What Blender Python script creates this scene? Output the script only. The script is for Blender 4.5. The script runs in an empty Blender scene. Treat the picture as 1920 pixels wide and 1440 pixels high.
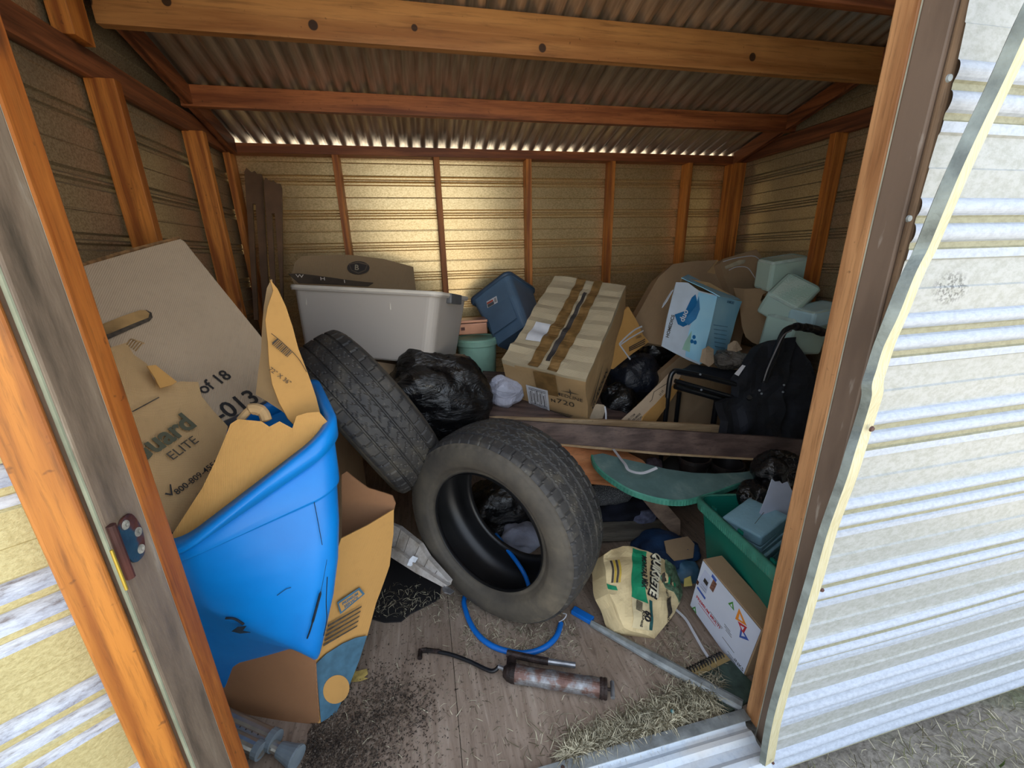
import bpy, bmesh, math, random
import numpy as np
from mathutils import Vector, Matrix, Euler, noise, geometry
PI = math.pi
random.seed(7)
sc = bpy.context.scene
COL = sc.collection

# ------------------------------------------------------------------ camera
CAM_F, YAW, PITCH, ROLL = 760.0, 0.210, 0.307, -0.026
CAM = Vector((1.306, -2.934, 1.416))
_fw = Vector((math.sin(YAW)*math.cos(PITCH), math.cos(YAW)*math.cos(PITCH), -math.sin(PITCH)))
_r0 = Vector((math.cos(YAW), -math.sin(YAW), 0)); _u0 = _r0.cross(_fw)
_r = _r0*math.cos(ROLL) + _u0*math.sin(ROLL); _u = -_r0*math.sin(ROLL) + _u0*math.cos(ROLL)
cd = bpy.data.cameras.new('camera'); cam = bpy.data.objects.new('camera', cd); COL.objects.link(cam)
M = Matrix(((_r.x, _u.x, -_fw.x, CAM.x), (_r.y, _u.y, -_fw.y, CAM.y), (_r.z, _u.z, -_fw.z, CAM.z), (0, 0, 0, 1)))
cam.matrix_world = M
cd.sensor_width = 36; cd.lens = 36*CAM_F/1920; cd.clip_start = .02
sc.camera = cam

def ray(px, py):
    return _fw + _r*((px-960)/CAM_F) - _u*((py-720)/CAM_F)
def at(px, py, y=None, x=None, z=None):
    """world point seen at a photo pixel, at a known depth, side or height"""
    d = ray(px, py)
    if y is not None: t = (y-CAM.y)/d.y
    elif x is not None: t = (x-CAM.x)/d.x
    else: t = (z-CAM.z)/d.z
    return CAM + d*t
def P3(p): return at(p[0], p[1], y=p[2])

# ------------------------------------------------------------------ objects
MW = {}
def wm(o): return MW.get(o.name, Matrix.Identity(4)) if o else Matrix.Identity(4)
def tag(o, label=None, cat=None, group=None, kind=None):
    if label: o['label'] = label
    if cat: o['category'] = cat
    if group: o['group'] = group
    if kind: o['kind'] = kind
    return o
def thing(name, loc, label, cat, rot=(0, 0, 0), group=None):
    o = bpy.data.objects.new(name, None); COL.objects.link(o)
    o.empty_display_size = .05
    o.location = loc; o.rotation_euler = rot
    MW[o.name] = Matrix.Translation(loc) @ Euler(rot).to_matrix().to_4x4()
    return tag(o, label, cat, group)
def mesh(name, verts, faces, mat, parent=None, world=True, smooth=False, solid=0, bevel=0, sub=0, label=None, mats=None, fmat=None, soloff=0, merge=False):
    """one mesh object; world=True: vertices are world coordinates"""
    verts = [Vector(v) for v in verts]
    if parent is not None:
        base = wm(parent)
        if world:
            inv = base.inverted(); verts = [inv @ v for v in verts]
        loc = Vector((0, 0, 0))
    else:
        n = len(verts)
        if world:
            loc = Vector((sum(v.x for v in verts)/n, sum(v.y for v in verts)/n, min(v.z for v in verts)))
            verts = [v-loc for v in verts]
        else: loc = Vector((0, 0, 0))
        base = Matrix.Identity(4)
    me = bpy.data.meshes.new(name); me.from_pydata([tuple(v) for v in verts], [], faces)
    bm = bmesh.new(); bm.from_mesh(me)
    if merge: bmesh.ops.remove_doubles(bm, verts=bm.verts, dist=1e-5)
    bmesh.ops.recalc_face_normals(bm, faces=bm.faces)
    bm.to_mesh(me); bm.free()
    for m in (mats or [mat]): me.materials.append(m)
    if fmat:
        for p, k in zip(me.polygons, fmat): p.material_index = k
    if smooth:
        for p in me.polygons: p.use_smooth = True
    o = bpy.data.objects.new(name, me); COL.objects.link(o)
    if parent is not None: o.parent = parent
    else: o.location = loc
    MW[o.name] = base @ Matrix.Translation(loc)
    if solid:
        md = o.modifiers.new('s', 'SOLIDIFY'); md.thickness = solid; md.offset = 0; md.material_offset = soloff
    if bevel:
        md = o.modifiers.new('b', 'BEVEL'); md.width = bevel; md.segments = 2; md.limit_method = 'ANGLE'
    if sub:
        md = o.modifiers.new('u', 'SUBSURF'); md.levels = sub; md.render_levels = sub
    if label: o['label'] = label
    return o
def struct(o): o['kind'] = 'structure'; return o

def boxv(x0, x1, y0, y1, z0, z1):
    v = [(x, y, z) for z in (z0, z1) for y in (y0, y1) for x in (x0, x1)]
    f = [(0, 2, 3, 1), (4, 5, 7, 6), (0, 1, 5, 4), (2, 6, 7, 3), (0, 4, 6, 2), (1, 3, 7, 5)]
    return v, f
def join(parts):
    V, F = [], []
    for v, f in parts:
        n = len(V); V += [Vector(a) for a in v]; F += [tuple(i+n for i in q) for q in f]
    return V, F
def xform(vf, mat): return [mat @ Vector(v) for v in vf[0]], vf[1]
def T(loc=(0, 0, 0), rot=(0, 0, 0), s=1): return Matrix.Translation(loc) @ Euler(rot).to_matrix().to_4x4() @ Matrix.Scale(s, 4)
def loft(rings, cap0=True, cap1=True, closed=True):
    V, F = [], []; n = len(rings[0])
    for r in rings: V += [Vector(p) for p in r]
    for i in range(len(rings)-1):
        for j in range(n if closed else n-1):
            a, b = i*n+j, i*n+(j+1) % n
            F.append((a, b, b+n, a+n))
    if cap0: F.append(tuple(range(n-1, -1, -1)))
    if cap1: F.append(tuple(range((len(rings)-1)*n, len(rings)*n)))
    return V, F
def rrect(w, d, r, z, n=6):
    out = []
    for cx, cy, a0 in ((w/2-r, d/2-r, 0), (-w/2+r, d/2-r, 90), (-w/2+r, -d/2+r, 180), (w/2-r, -d/2+r, 270)):
        for k in range(n+1):
            a = math.radians(a0+90*k/n); out.append((cx+r*math.cos(a), cy+r*math.sin(a), z))
    return out
def circ(r, z, n=40, cx=0, cy=0): return [(cx+r*math.cos(2*PI*k/n), cy+r*math.sin(2*PI*k/n), z) for k in range(n)]
def smoothpath(pts, k=8):
    pts = [Vector(p) for p in pts]; out = []
    for i in range(len(pts)-1):
        p0 = pts[max(i-1, 0)]; p1 = pts[i]; p2 = pts[i+1]; p3 = pts[min(i+2, len(pts)-1)]
        for j in range(k):
            t = j/k
            out.append(.5*((2*p1)+(-p0+p2)*t+(2*p0-5*p1+4*p2-p3)*t*t+(-p0+3*p1-3*p2+p3)*t**3))
    out.append(pts[-1]); return out
def tube(pts, r, n=10, smooth=True, k=8):
    if smooth: pts = smoothpath(pts, k)
    pts = [Vector(p) for p in pts]; rings = []; up = Vector((0, 0, 1))
    for i, p in enumerate(pts):
        d = (pts[min(i+1, len(pts)-1)]-pts[max(i-1, 0)]).normalized()
        if abs(d.dot(up)) > .95: up = Vector((1, .1, 0))
        a = d.cross(up).normalized(); b = a.cross(d)
        rr = r[i*(len(r)-1)//max(1, len(pts)-1)] if isinstance(r, (list, tuple)) else r
        rings.append([p+a*rr*math.cos(2*PI*q/n)+b*rr*math.sin(2*PI*q/n) for q in range(n)])
        up = b
    return loft(rings)
def ribbon(pts, w, th, nrm=Vector((0, 0, 1)), k=8):
    pts = smoothpath(pts, k); rings = []
    for i, p in enumerate(pts):
        d = (pts[min(i+1, len(pts)-1)]-pts[max(i-1, 0)]).normalized()
        a = d.cross(nrm).normalized()*w/2; b = a.cross(d).normalized()*th/2
        rings.append([p+a+b, p-a+b, p-a-b, p+a-b])
    return loft(rings)
def gridbox(d, n=8, amp=0, seed=0, taper=1, freq=3, sag=0):
    """box of dims d centred on x,y with its base at z=0, subdivided and dented"""
    w, dp, h = d; V, F, idx = [], [], {}
    def vid(i, j, k):
        if (i, j, k) in idx: return idx[(i, j, k)]
        x, y, z = i/n-.5, j/n-.5, k/n
        t = taper+(1-taper)*z
        p = Vector((x*w*t, y*dp*t, z*h))
        if amp:
            q = p*freq+Vector((seed*3.1, seed*1.7, seed*.9))
            p += Vector((noise.noise(q), noise.noise(q+Vector((9, 0, 0))), noise.noise(q+Vector((0, 9, 0)))))*amp
        if sag and k == n: p.z -= sag*(1-(2*x)**2)*(1-(2*y)**2)
        V.append(p); idx[(i, j, k)] = len(V)-1; return len(V)-1
    for a in range(n):
        for b in range(n):
            F.append((vid(a, b, 0), vid(a, b+1, 0), vid(a+1, b+1, 0), vid(a+1, b, 0)))
            F.append((vid(a, b, n), vid(a+1, b, n), vid(a+1, b+1, n), vid(a, b+1, n)))
            F.append((vid(a, 0, b), vid(a+1, 0, b), vid(a+1, 0, b+1), vid(a, 0, b+1)))
            F.append((vid(a, n, b), vid(a, n, b+1), vid(a+1, n, b+1), vid(a+1, n, b)))
            F.append((vid(0, a, b), vid(0, a, b+1), vid(0, a+1, b+1), vid(0, a+1, b)))
            F.append((vid(n, a, b), vid(n, a+1, b), vid(n, a+1, b+1), vid(n, a, b+1)))
    return V, F
def plane_of(anchors):
    a, b, c = [P3(p) for p in anchors]; n = (b-a).cross(c-a).normalized()
    if n.dot(a-CAM) < 0: n = -n
    return a, n
def onplane(px, py, pl):
    a, n = pl; d = ray(px, py); return CAM+d*(n.dot(a-CAM)/n.dot(d))
def sheetv(outline, anchors, th=.004, amp=0, step=14, freq=6, seed=0, bend=None):
    """flat or slightly wavy sheet: outline in photo pixels laid on the plane through three anchors"""
    pl = plane_of(anchors); nrm = pl[1]
    pts = [Vector((float(x), float(y))) for x, y in outline]; n0 = len(pts)
    ol = []
    for i in range(n0):
        a, b = pts[i], pts[(i+1) % n0]; m = max(1, int((b-a).length/step)) if (amp or bend) else 1
        for k in range(m): ol.append(a+(b-a)*k/m)
    extra = []
    if amp or bend:
        xs = [p.x for p in ol]; ys = [p.y for p in ol]
        def inside(p):
            c = False
            for i in range(len(ol)):
                a, b = ol[i], ol[i-1]
                if (a.y > p.y) != (b.y > p.y) and p.x < (b.x-a.x)*(p.y-a.y)/(b.y-a.y)+a.x: c = not c
            return c
        y = min(ys)+step*.6
        while y < max(ys):
            x = min(xs)+step*.5
            while x < max(xs):
                p = Vector((x, y))
                if inside(p) and min((p-q).length for q in ol) > step*.5: extra.append(p)
                x += step
            y += step
    allp = ol+extra
    res = geometry.delaunay_2d_cdt(allp, [], [list(range(len(ol)))], 1, 1e-4)
    V2, F2 = res[0], res[2]
    front, back = [], []
    for p in V2:
        w = onplane(p.x, p.y, pl)
        off = 0
        if amp: off += amp*noise.noise(w*freq+Vector((seed*2.3, seed, 0)))
        if bend: off += bend(p.x, p.y)
        front.append(w+nrm*off); back.append(w+nrm*(off+th))
    n = len(V2); F = [tuple(f) for f in F2]+[tuple(i+n for i in reversed(f)) for f in F2]
    ec = {}
    for f in F2:
        for i in range(len(f)):
            e = (f[i], f[(i+1) % len(f)]); ec[e] = 1
    for (a, b) in list(ec):
        if (b, a) not in ec: F.append((b, a, a+n, b+n))
    return front+back, F
def sheet(name, outline, anchors, mat, parent=None, th=.004, label=None, **k):
    v, f = sheetv(outline, anchors, th, **k)
    return mesh(name, v, f, mat, parent, label=label)
def text(s, size, mat, parent, mloc, name='printed_text', depth=.0006, align='CENTER', sx=1, label=None, bold=0, shear=0):
    """lettering as a mesh; mloc is its matrix in world space"""
    cu = bpy.data.curves.new(name, 'FONT'); cu.body = s; cu.size = size; cu.extrude = depth/2; cu.align_x = align; cu.align_y = 'CENTER'
    cu.offset = bold*size; cu.shear = shear; cu.resolution_u = 3
    tmp = bpy.data.objects.new('tmp', cu); COL.objects.link(tmp)
    dg = bpy.context.evaluated_depsgraph_get(); me = bpy.data.meshes.new_from_object(tmp.evaluated_get(dg))
    bpy.data.objects.remove(tmp); bpy.data.curves.remove(cu)
    L = wm(parent).inverted() @ mloc @ Matrix.Diagonal((sx, 1, 1, 1))
    me.transform(L); me.materials.clear(); me.materials.append(mat); me.name = name
    o = bpy.data.objects.new(name, me); COL.objects.link(o); o.parent = parent
    if label: o['label'] = label
    return o
def face_m(o, ex, ey, off=.001):
    """matrix of a surface frame: origin, x direction, y direction; lifted off along the normal"""
    ex = Vector(ex).normalized(); n = ex.cross(Vector(ey)).normalized(); ey = n.cross(ex)
    o = Vector(o)+n*off
    return Matrix(((ex.x, ey.x, n.x, o.x), (ex.y, ey.y, n.y, o.y), (ex.z, ey.z, n.z, o.z), (0, 0, 0, 1)))
def pxm(px, py, px2, py2, pl, off=.001, up=None):
    """surface frame on a plane from photo pixels: at the first, reading towards the second"""
    o = onplane(px, py, pl); e = onplane(px2, py2, pl)-o; n = -pl[1]
    return face_m(o, e, n.cross(e), off)
def topix(w):
    d = w-CAM; z = d.dot(_fw); return 960+CAM_F*d.dot(_r)/z, 720-CAM_F*d.dot(_u)/z
def drape(o, parent, pl, fn, off):
    """press flat lettering onto a bulging surface"""
    m = wm(parent); mi = m.inverted()
    for v in o.data.vertices:
        w = m @ v.co; x, y = topix(w); h = (w-pl[0]).dot(pl[1]); b = onplane(x, y, pl)
        v.co = mi @ (b+pl[1]*(fn(x, y)-off+h*0))
def flatpoly(pts, m, th=.0006):
    """2D polygon placed with matrix m"""
    n = len(pts); V = [m @ Vector((x, y, 0)) for x, y in pts]+[m @ Vector((x, y, th)) for x, y in pts]
    F = [tuple(range(n-1, -1, -1)), tuple(range(n, 2*n))]+[(i, (i+1) % n, (i+1) % n+n, i+n) for i in range(n)]
    return V, F
def rect(m, x, y, w, h, th=.0006): return flatpoly([(x-w/2, y-h/2), (x+w/2, y-h/2), (x+w/2, y+h/2), (x-w/2, y+h/2)], m, th)

# ------------------------------------------------------------------ materials
def lin(c): return tuple(((v/255)/12.92 if v/255 <= .04045 else ((v/255+.055)/1.055)**2.4) for v in c)+(1,)
class N:
    def __init__(s, name):
        s.m = bpy.data.materials.new(name); s.m.use_nodes = True; s.t = s.m.node_tree
        s.b = s.t.nodes['Principled BSDF']; s.co = s.t.nodes.new('ShaderNodeTexCoord').outputs['Object']
    def n(s, kind, **k):
        nd = s.t.nodes.new('ShaderNode'+kind)
        for a, v in k.items():
            if a.startswith('i_'):
                q = a[2:]; q = int(q) if q.isdigit() else q
                inp = nd.inputs[q]
                if hasattr(v, 'is_output') or isinstance(v, bpy.types.NodeSocket): s.t.links.new(v, inp)
                else: inp.default_value = v
            else: setattr(nd, a, v)
        return nd
    def map(s, scale=(1, 1, 1), rot=(0, 0, 0), src=None, loc=(0, 0, 0)):
        return s.n('Mapping', i_0=src or s.co, i_Scale=scale, i_Rotation=rot, i_Location=loc).outputs[0]
    def noise(s, scale, det=3, vec=None, rough=.5, dist=0): return s.n('TexNoise', i_Vector=vec or s.co, i_Scale=scale, i_Detail=det, i_Roughness=rough, i_Distortion=dist).outputs[0]
    def ramp(s, fac, stops):
        nd = s.n('ValToRGB', i_0=fac); e = nd.color_ramp.elements
        while len(e) < len(stops): e.new(.5)
        for el, (p, c) in zip(e, stops):
            el.position = p; el.color = c if len(c) == 4 else lin(c)
        return nd.outputs[0]
    def rampf(s, fac, a, b): return s.n('MapRange', i_0=fac, i_1=a, i_2=b).outputs[0]
    def mix(s, fac, a, b, mode='MIX'):
        nd = s.n('Mix', data_type='RGBA', blend_type=mode); 
        for i, v in ((0, fac), (6, a), (7, b)):
            if isinstance(v, bpy.types.NodeSocket): s.t.links.new(v, nd.inputs[i])
            else: nd.inputs[i].default_value = v
        return nd.outputs[2]
    def math(s, op, a, b=0, c=0):
        return s.n('Math', operation=op, i_0=a, i_1=b, i_2=c).outputs[0]
    def out(s, col=None, rough=None, bump=None, bs=.3, bd=.005, **k):
        def put(nm, v):
            if isinstance(v, bpy.types.NodeSocket): s.t.links.new(v, s.b.inputs[nm])
            else: s.b.inputs[nm].default_value = v
        if col is not None: put('Base Color', col)
        if rough is not None: put('Roughness', rough)
        for a, v in k.items(): put({'metal': 'Metallic', 'spec': 'Specular IOR Level', 'trans': 'Transmission Weight', 'ior': 'IOR', 'alpha': 'Alpha', 'coat': 'Coat Weight', 'sss': 'Subsurface Weight'}[a], v)
        if bump is not None:
            s.t.links.new(s.n('Bump', i_Height=bump, i_Strength=bs, i_Distance=bd).outputs[0], s.b.inputs['Normal'])
        return s.m
def plain(name, c, rough=.5, var=.12, scale=12, bump=0, **k):
    q = N(name); f = q.noise(scale, 4)
    c = lin(c); d = tuple(v*(1-var*2) for v in c[:3])+(1,)
    col = q.mix(q.rampf(f, .35, .65), d, c)
    return q.out(col, rough, q.noise(scale*6, 3) if bump else None, bump, **k)
def wood(name, light, dark, axis='z', rough=.55, knots=(), worldoff=(0, 0, 0), sc_=1.0, stain=None):
    q = N(name)
    s = {'x': (1.2, 22, 22), 'y': (22, 1.2, 22), 'z': (22, 22, 1.2)}[axis]
    s = tuple(v*sc_ for v in s)
    src = q.co
    v = q.map(s, src=src)
    g = q.noise(1.6, 4, v, .55, .6)
    rings = q.n('TexWave', wave_type='BANDS', bands_direction={'x': 'Y', 'y': 'X', 'z': 'X'}[axis], i_Vector=q.map(tuple(a*.35 for a in s)), i_Scale=.9, i_Distortion=9.0, i_Detail=3.0).outputs[1]
    f = q.math('ADD', q.math('MULTIPLY', g, .78), q.math('MULTIPLY', rings, .22))
    col = q.ramp(f, [(.36, dark), (.62, light)])
    big = q.noise(3, 3)
    col = q.mix(q.math('MULTIPLY', q.rampf(big, .5, .75), .45), col, lin(dark))
    vo = q.n('TexVoronoi', i_Vector=q.map({'x': (1, 2.2, 2.2), 'y': (2.2, 1, 2.2), 'z': (2.2, 2.2, 1)}[axis]), i_Scale=2.6).outputs[0]
    col = q.mix(q.math('MULTIPLY', q.rampf(vo, .10, .04), .8), col, lin((58, 30, 14)))
    for (kx, ky, kz, kr) in knots:
        d = q.n('VectorMath', operation='DISTANCE', i_0=q.n('NewGeometry').outputs['Position'], i_1=(kx, ky, kz)).outputs[1]
        col = q.mix(q.math('MULTIPLY', q.rampf(d, kr*3.5, kr), .35), col, lin(dark))
        col = q.mix(q.math('MULTIPLY', q.rampf(d, kr*1.08, kr*.9), .93), col, lin((38, 22, 16)))
    fine = q.noise(7, 4, v, .7, .3)
    col = q.mix(q.math('MULTIPLY', q.rampf(fine, .50, .68), .42), col, lin(tuple(a*.55 for a in dark)))
    spk = q.noise(55, 2); col = q.mix(q.math('MULTIPLY', q.rampf(spk, .70, .76), .5), col, lin((60, 34, 18)))
    f = q.math('ADD', f, q.math('MULTIPLY', fine, .6))
    return q.out(col, rough, f, .25, .003)
def cardboard(name, c, stripe=0, dirt=.3, rough=.85, axis='X'):
    q = N(name); c1 = lin(c); c0 = tuple(v*.6 for v in c1[:3])+(1,)
    a = q.noise(2.5, 4); b = q.noise(45, 3)
    col = q.mix(q.math('MULTIPLY', q.rampf(a, .48, .75), dirt*1.6), c1, c0)
    col = q.mix(q.math('MULTIPLY', q.rampf(b, .5, .8), .18), col, c0)
    w = q.n('TexWave', bands_direction=axis, i_Scale=45.0, i_Distortion=.6, i_Detail=1.0).outputs[1]
    if stripe: col = q.mix(q.math('MULTIPLY', w, stripe), col, c0)
    h = q.math('ADD', q.math('MULTIPLY', w, .6*(1 if stripe else .3)), q.noise(14, 4))
    return q.out(col, rough, h, .35, .003)
def siding(name, c1, c2, rough=.35, metal=.6, mott=.5, scale=160, bs=.3):
    q = N(name); f = q.noise(scale, 3, q.map((.6, 1, 1)), .7)
    col = q.ramp(f, [(.35, c2), (.6, c1)])
    g = q.noise(3, 4, q.map((.5, 1, 2)))
    col = q.mix(q.math('MULTIPLY', q.rampf(g, .5, .75), mott), col, lin(c2))
    return q.out(col, rough, f, bs, .0015, metal=metal)
# ================================================================== the shed
O1, O2 = (206, 128, 54), (146, 78, 26)
R1, R2 = (168, 96, 56), (104, 52, 28)
W_Z = wood('pine_upright', O1, O2, 'z')
W_ZL = wood('pine_upright_pale', (196, 146, 100), (146, 98, 60), 'z')
W_X = wood('pine_cross', (180, 108, 62), (118, 62, 32), 'x')
W_Y = wood('pine_side', (150, 88, 52), (88, 48, 28), 'y')
_b = lambda px, py: tuple(at(px, py, y=-.976))
W_BEAM = wood('pine_beam', (198, 130, 58), (148, 86, 32), 'x', sc_=.55, knots=[])
PAINT = N('brown_paint'); _f = PAINT.noise(6, 5, PAINT.map((3, 3, .7))); _w = PAINT.noise(25, 4, PAINT.map((2, 2, .35)))
_c = PAINT.mix(PAINT.math('MULTIPLY', PAINT.rampf(_f, .45, .7), .5), lin((122, 104, 90)), lin((86, 72, 62)))
_c = PAINT.mix(PAINT.math('MULTIPLY', PAINT.rampf(_w, .66, .74), .5), _c, lin((190, 182, 170)))
PAINT_M = PAINT.out(_c, .5, _f, .3)
PAINTG = N('grey_weathered_paint'); _f = PAINTG.noise(5, 6, PAINTG.map((4, 4, .7)), .65); 
_c = PAINTG.ramp(_f, [(.3, (74, 66, 56)), (.5, (124, 108, 92)), (.62, (140, 124, 106)), (.75, (176, 166, 150))])
PAINTG_M = PAINTG.out(_c, .5, _f, .5)
WHITE_EDGE = plain('white_paint_edge', (196, 198, 180), .6, .2)
ROUGHWOOD = wood('weathered_edge', (150, 124, 98), (92, 72, 56), 'z', .8)
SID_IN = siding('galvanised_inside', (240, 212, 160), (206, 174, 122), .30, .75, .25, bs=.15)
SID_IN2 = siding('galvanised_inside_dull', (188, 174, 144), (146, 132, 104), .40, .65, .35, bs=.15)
SID_OUT = siding('white_enamel_siding', (170, 173, 172), (152, 155, 150), .45, .0, .35, 90, .4)
_t = SID_OUT.node_tree; _q = N.__new__(N); _q.m = SID_OUT; _q.t = _t; _q.b = _t.nodes['Principled BSDF']; _q.co = None
_pos = _q.n('NewGeometry').outputs['Position']; _sc = at(1782, 540, y=-2.318); _dd = _q.n('VectorMath', operation='MULTIPLY', i_0=_q.n('VectorMath', operation='SUBTRACT', i_0=_pos, i_1=tuple(_sc)).outputs[0], i_1=(1, 0, 1.5)).outputs[0]
_ln = _q.n('VectorMath', operation='LENGTH', i_0=_dd).outputs[1]
_nz = _q.n('TexNoise', i_Vector=_pos, i_Scale=150.0, i_Detail=3.0).outputs[0]
_mk = _q.math('MULTIPLY', _q.rampf(_ln, .055, .03), _q.rampf(_nz, .46, .58))
_old = _q.b.inputs['Base Color'].links[0].from_socket
_t.links.new(_q.mix(_q.math('MULTIPLY', _mk, .75), _old, lin((70, 74, 72))), _q.b.inputs['Base Color'])
SID_RIDGE = siding('chalky_white_ridge', (178, 187, 200), (162, 170, 184), .5, .0, .25, 120, .2)
SID_GROOVE = siding('olive_shaded_groove', (150, 148, 122), (132, 130, 104), .5, .0, .3, 120, .2)  # olive groove tone, shade under the ridges put into the colour
SID_DOOR = siding('cream_door_siding', (192, 182, 134), (172, 160, 112), .4, .1, .2, 190, .9)
_q = N('worn_white_ridge'); _f = _q.noise(22, 6, _q.map((1, 1, 4)), .75)
SID_WORN = _q.out(_q.ramp(_f, [(.34, (120, 112, 112)), (.46, (176, 180, 190)), (.6, (206, 212, 222))]), .5, _f, .4)
q = N('galvanised_roof'); _f = q.noise(6, 4, q.map((12, .8, 1))); _g = q.noise(2, 3)
_c = q.ramp(_f, [(.3, (166, 154, 136)), (.5, (190, 180, 162)), (.7, (212, 204, 188))])
ROOF = q.out(q.mix(q.math('MULTIPLY', q.rampf(_g, .5, .7), .4), _c, lin((120, 104, 86))), .34, _f, .05, metal=.75)

def prof(z):
    """outward bulge of the ribbed siding at height z, and which zone it is"""
    u = (z-1.870) % .202
    if u < .066:
        v = (u % .033)/.033
        if v < .16: return .015*v/.16, 2
        if v < .58: return .015, 1
        if v < .74: return .015*(1-(v-.58)/.16), 2
        return 0, 2
    if .127 < u < .132: return -.005, 0
    if .131 <= u: return .0015*(1-(u-.131)/.071), 0
    return 0, 0
def profo(z):
    """outer face of the front siding: two broad ridges, a lip, and a flat with a step"""
    d = (1.274-z+.014) % .2075
    if d < .030: return .013*math.sin(PI*d/.030)**.6, 1
    if d < .043: return 0, 2
    if d < .075: return .013*math.sin(PI*(d-.043)/.032)**.6, 1
    if d < .088: return 0, 2
    if d < .106: return .004, 1
    if d < .160: return -.001, 0
    return .003*(1-(d-.160)/.0475), 0
def ribbed(name, p, q, z0, z1, outn, mats, parent=None, nx=1, wav=0, zsh=0, edge=None, pf=None):
    prof = pf or globals()['prof']
    p, q, outn = Vector(p), Vector(q), Vector(outn)
    zs = [z0]; z = z0
    while z < z1-.0035: z += .0033; zs.append(z)
    zs.append(z1)
    V, F, K = [], [], []
    for i in range(nx+1):
        b = p.lerp(q, i/nx)
        for z in zs:
            o = prof(z+zsh)[0]+(wav*noise.noise(Vector((b.x*2, b.y*2, z*3))) if wav else 0)
            V.append(b+outn*o+Vector((edge(z) if edge and i == 0 else 0, 0, z)))
    n = len(zs)
    for i in range(nx):
        for j in range(n-1):
            F.append((i*n+j, (i+1)*n+j, (i+1)*n+j+1, i*n+j+1)); K.append(prof((zs[j]+zs[j+1])/2+zsh)[1] % len(mats) if len(mats) > 1 else 0)
    return mesh(name, V, F, None, parent, mats=mats, fmat=K)
XL, XR, YB, YF = .251, 3.744, .089, -2.318
HP = 2.027
# --- floor
q = N('plywood_floor')
g = q.noise(2.2, 6, q.map((12, 1.1, 1), (0, 0, .32)), .68, 1.6)
big = q.noise(1.6, 5)
c = q.ramp(g, [(.28, (108, 90, 78)), (.45, (142, 124, 108)), (.6, (158, 140, 124)), (.75, (178, 162, 146))])
c = q.mix(q.math('MULTIPLY', q.rampf(big, .45, .7), .5), c, lin((96, 78, 64)))
sp = q.noise(90, 3); c = q.mix(q.math('MULTIPLY', q.rampf(sp, .6, .72), .6), c, lin((60, 48, 38)))
FLOOR = q.out(c, .85, g, .35, .004)
v, f = boxv(XL, 1.30, YF+.13, YB, -.02, 0); v2, f2 = boxv(1.302, XR, YF+.13, YB, -.02, 0)
fl = struct(mesh('floor', *join([(v, f), (v2, f2)]), FLOOR))
# --- walls
wb = struct(ribbed('wall_back', (XL-.04, YB, 0), (XR+.04, YB, 0), -.05, 2.06, (0, 1, 0), [SID_IN], nx=14, wav=.0015))
for x in [.237+.61*i for i in range(6)]+[3.655]:
    x = max(x, XL+.004)
    mesh('stud', *boxv(x, x+.038, 0, .086, 0, HP), W_Z, wb, bevel=.002)
mesh('top_plate', *boxv(XL, XR-.005, 0, .086, HP, HP+.051), W_X, wb, bevel=.002)
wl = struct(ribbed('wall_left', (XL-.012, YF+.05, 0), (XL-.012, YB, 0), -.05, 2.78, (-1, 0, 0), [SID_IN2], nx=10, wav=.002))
for y in (-1.647, -1.037, -.422):
    mesh('stud', *boxv(XL-.002, XL+.089, y, y+.038, 0, HP+.003), W_Z, wl, bevel=.002)
mesh('top_plate', *boxv(XL-.008, XL+.03, YF+.12, YB, HP, HP+.089), W_Y, wl, bevel=.002)
mesh('block', *boxv(XL+.0, XL+.06, -1.12, -1.03, HP+.09, 2.36), W_Z, wl, bevel=.002)
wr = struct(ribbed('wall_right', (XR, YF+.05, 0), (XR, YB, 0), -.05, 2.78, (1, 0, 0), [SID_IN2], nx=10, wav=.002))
for y in (-1.42, -.802):
    mesh('stud', *boxv(XR-.089, XR-.003, y, y+.038, 0, HP+.003), W_Z, wr, bevel=.002)
mesh('stud', *boxv(XR-.089, XR-.003, -.04, -.002, 0, HP), W_Z, wr, bevel=.002)
mesh('top_plate', *boxv(XR-.04, XR-.003, YF+.12, YB, HP, HP+.089), W_Y, wr, bevel=.002)
# --- roof : corrugated sheet rising to the front
def roofz(y): return 2.080+.262*(.089-y)
V, F = [], []; ys = [.12, -.6, -1.2, -1.8, -2.5]; x = XL-.06; xs = []
while x < XR+.08: xs.append(x); x += .080/8
for y in ys:
    for x in xs:
        V.append((x, y, roofz(y)+.015*max(-.5, math.cos(2*PI*x/.080))+.009+.003*noise.noise(Vector((x*2, y*2, 0)))))
n = len(xs)
for i in range(len(ys)-1):
    for j in range(n-1): F.append((i*n+j, i*n+j+1, (i+1)*n+j+1, (i+1)*n+j))
ce = struct(mesh('ceiling', V, F, ROOF, smooth=True))
def beam(name, y, h, t, mat, x0=XL+.03, x1=XR-.01, par=ce, dz=0):
    z = roofz(y)-.004+dz
    return mesh(name, *boxv(x0, x1, y, y+t, z-h, z-.262*t*0), mat, par, bevel=.002)
beam('rafter', -.442, .089, .038, W_X)
kn = [tuple(at(px, py, y=-.976)) + (r,) for px, py, r in ((160, 0, .020), (312, 2, .015), (587, 47, .017), (777, 52, .012), (1017, 90, .016), (1411, 107, .017))]
bo = (XL+.03+XR-.01)/2, -.976+.019, roofz(-.976)-.004-.150
KB = wood('pine_beam_knotty', (202, 144, 84), (156, 100, 52), 'x', sc_=.5, knots=[(a-0, b_-0, c_-0, r) for a, b_, c_, r in kn])
beam('rafter', -.976, .146, .038, KB, x0=XL+.05)
beam('rafter', -1.36, .165, .038, W_X)
beam('rafter', -1.95, .089, .038, W_X)
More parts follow.
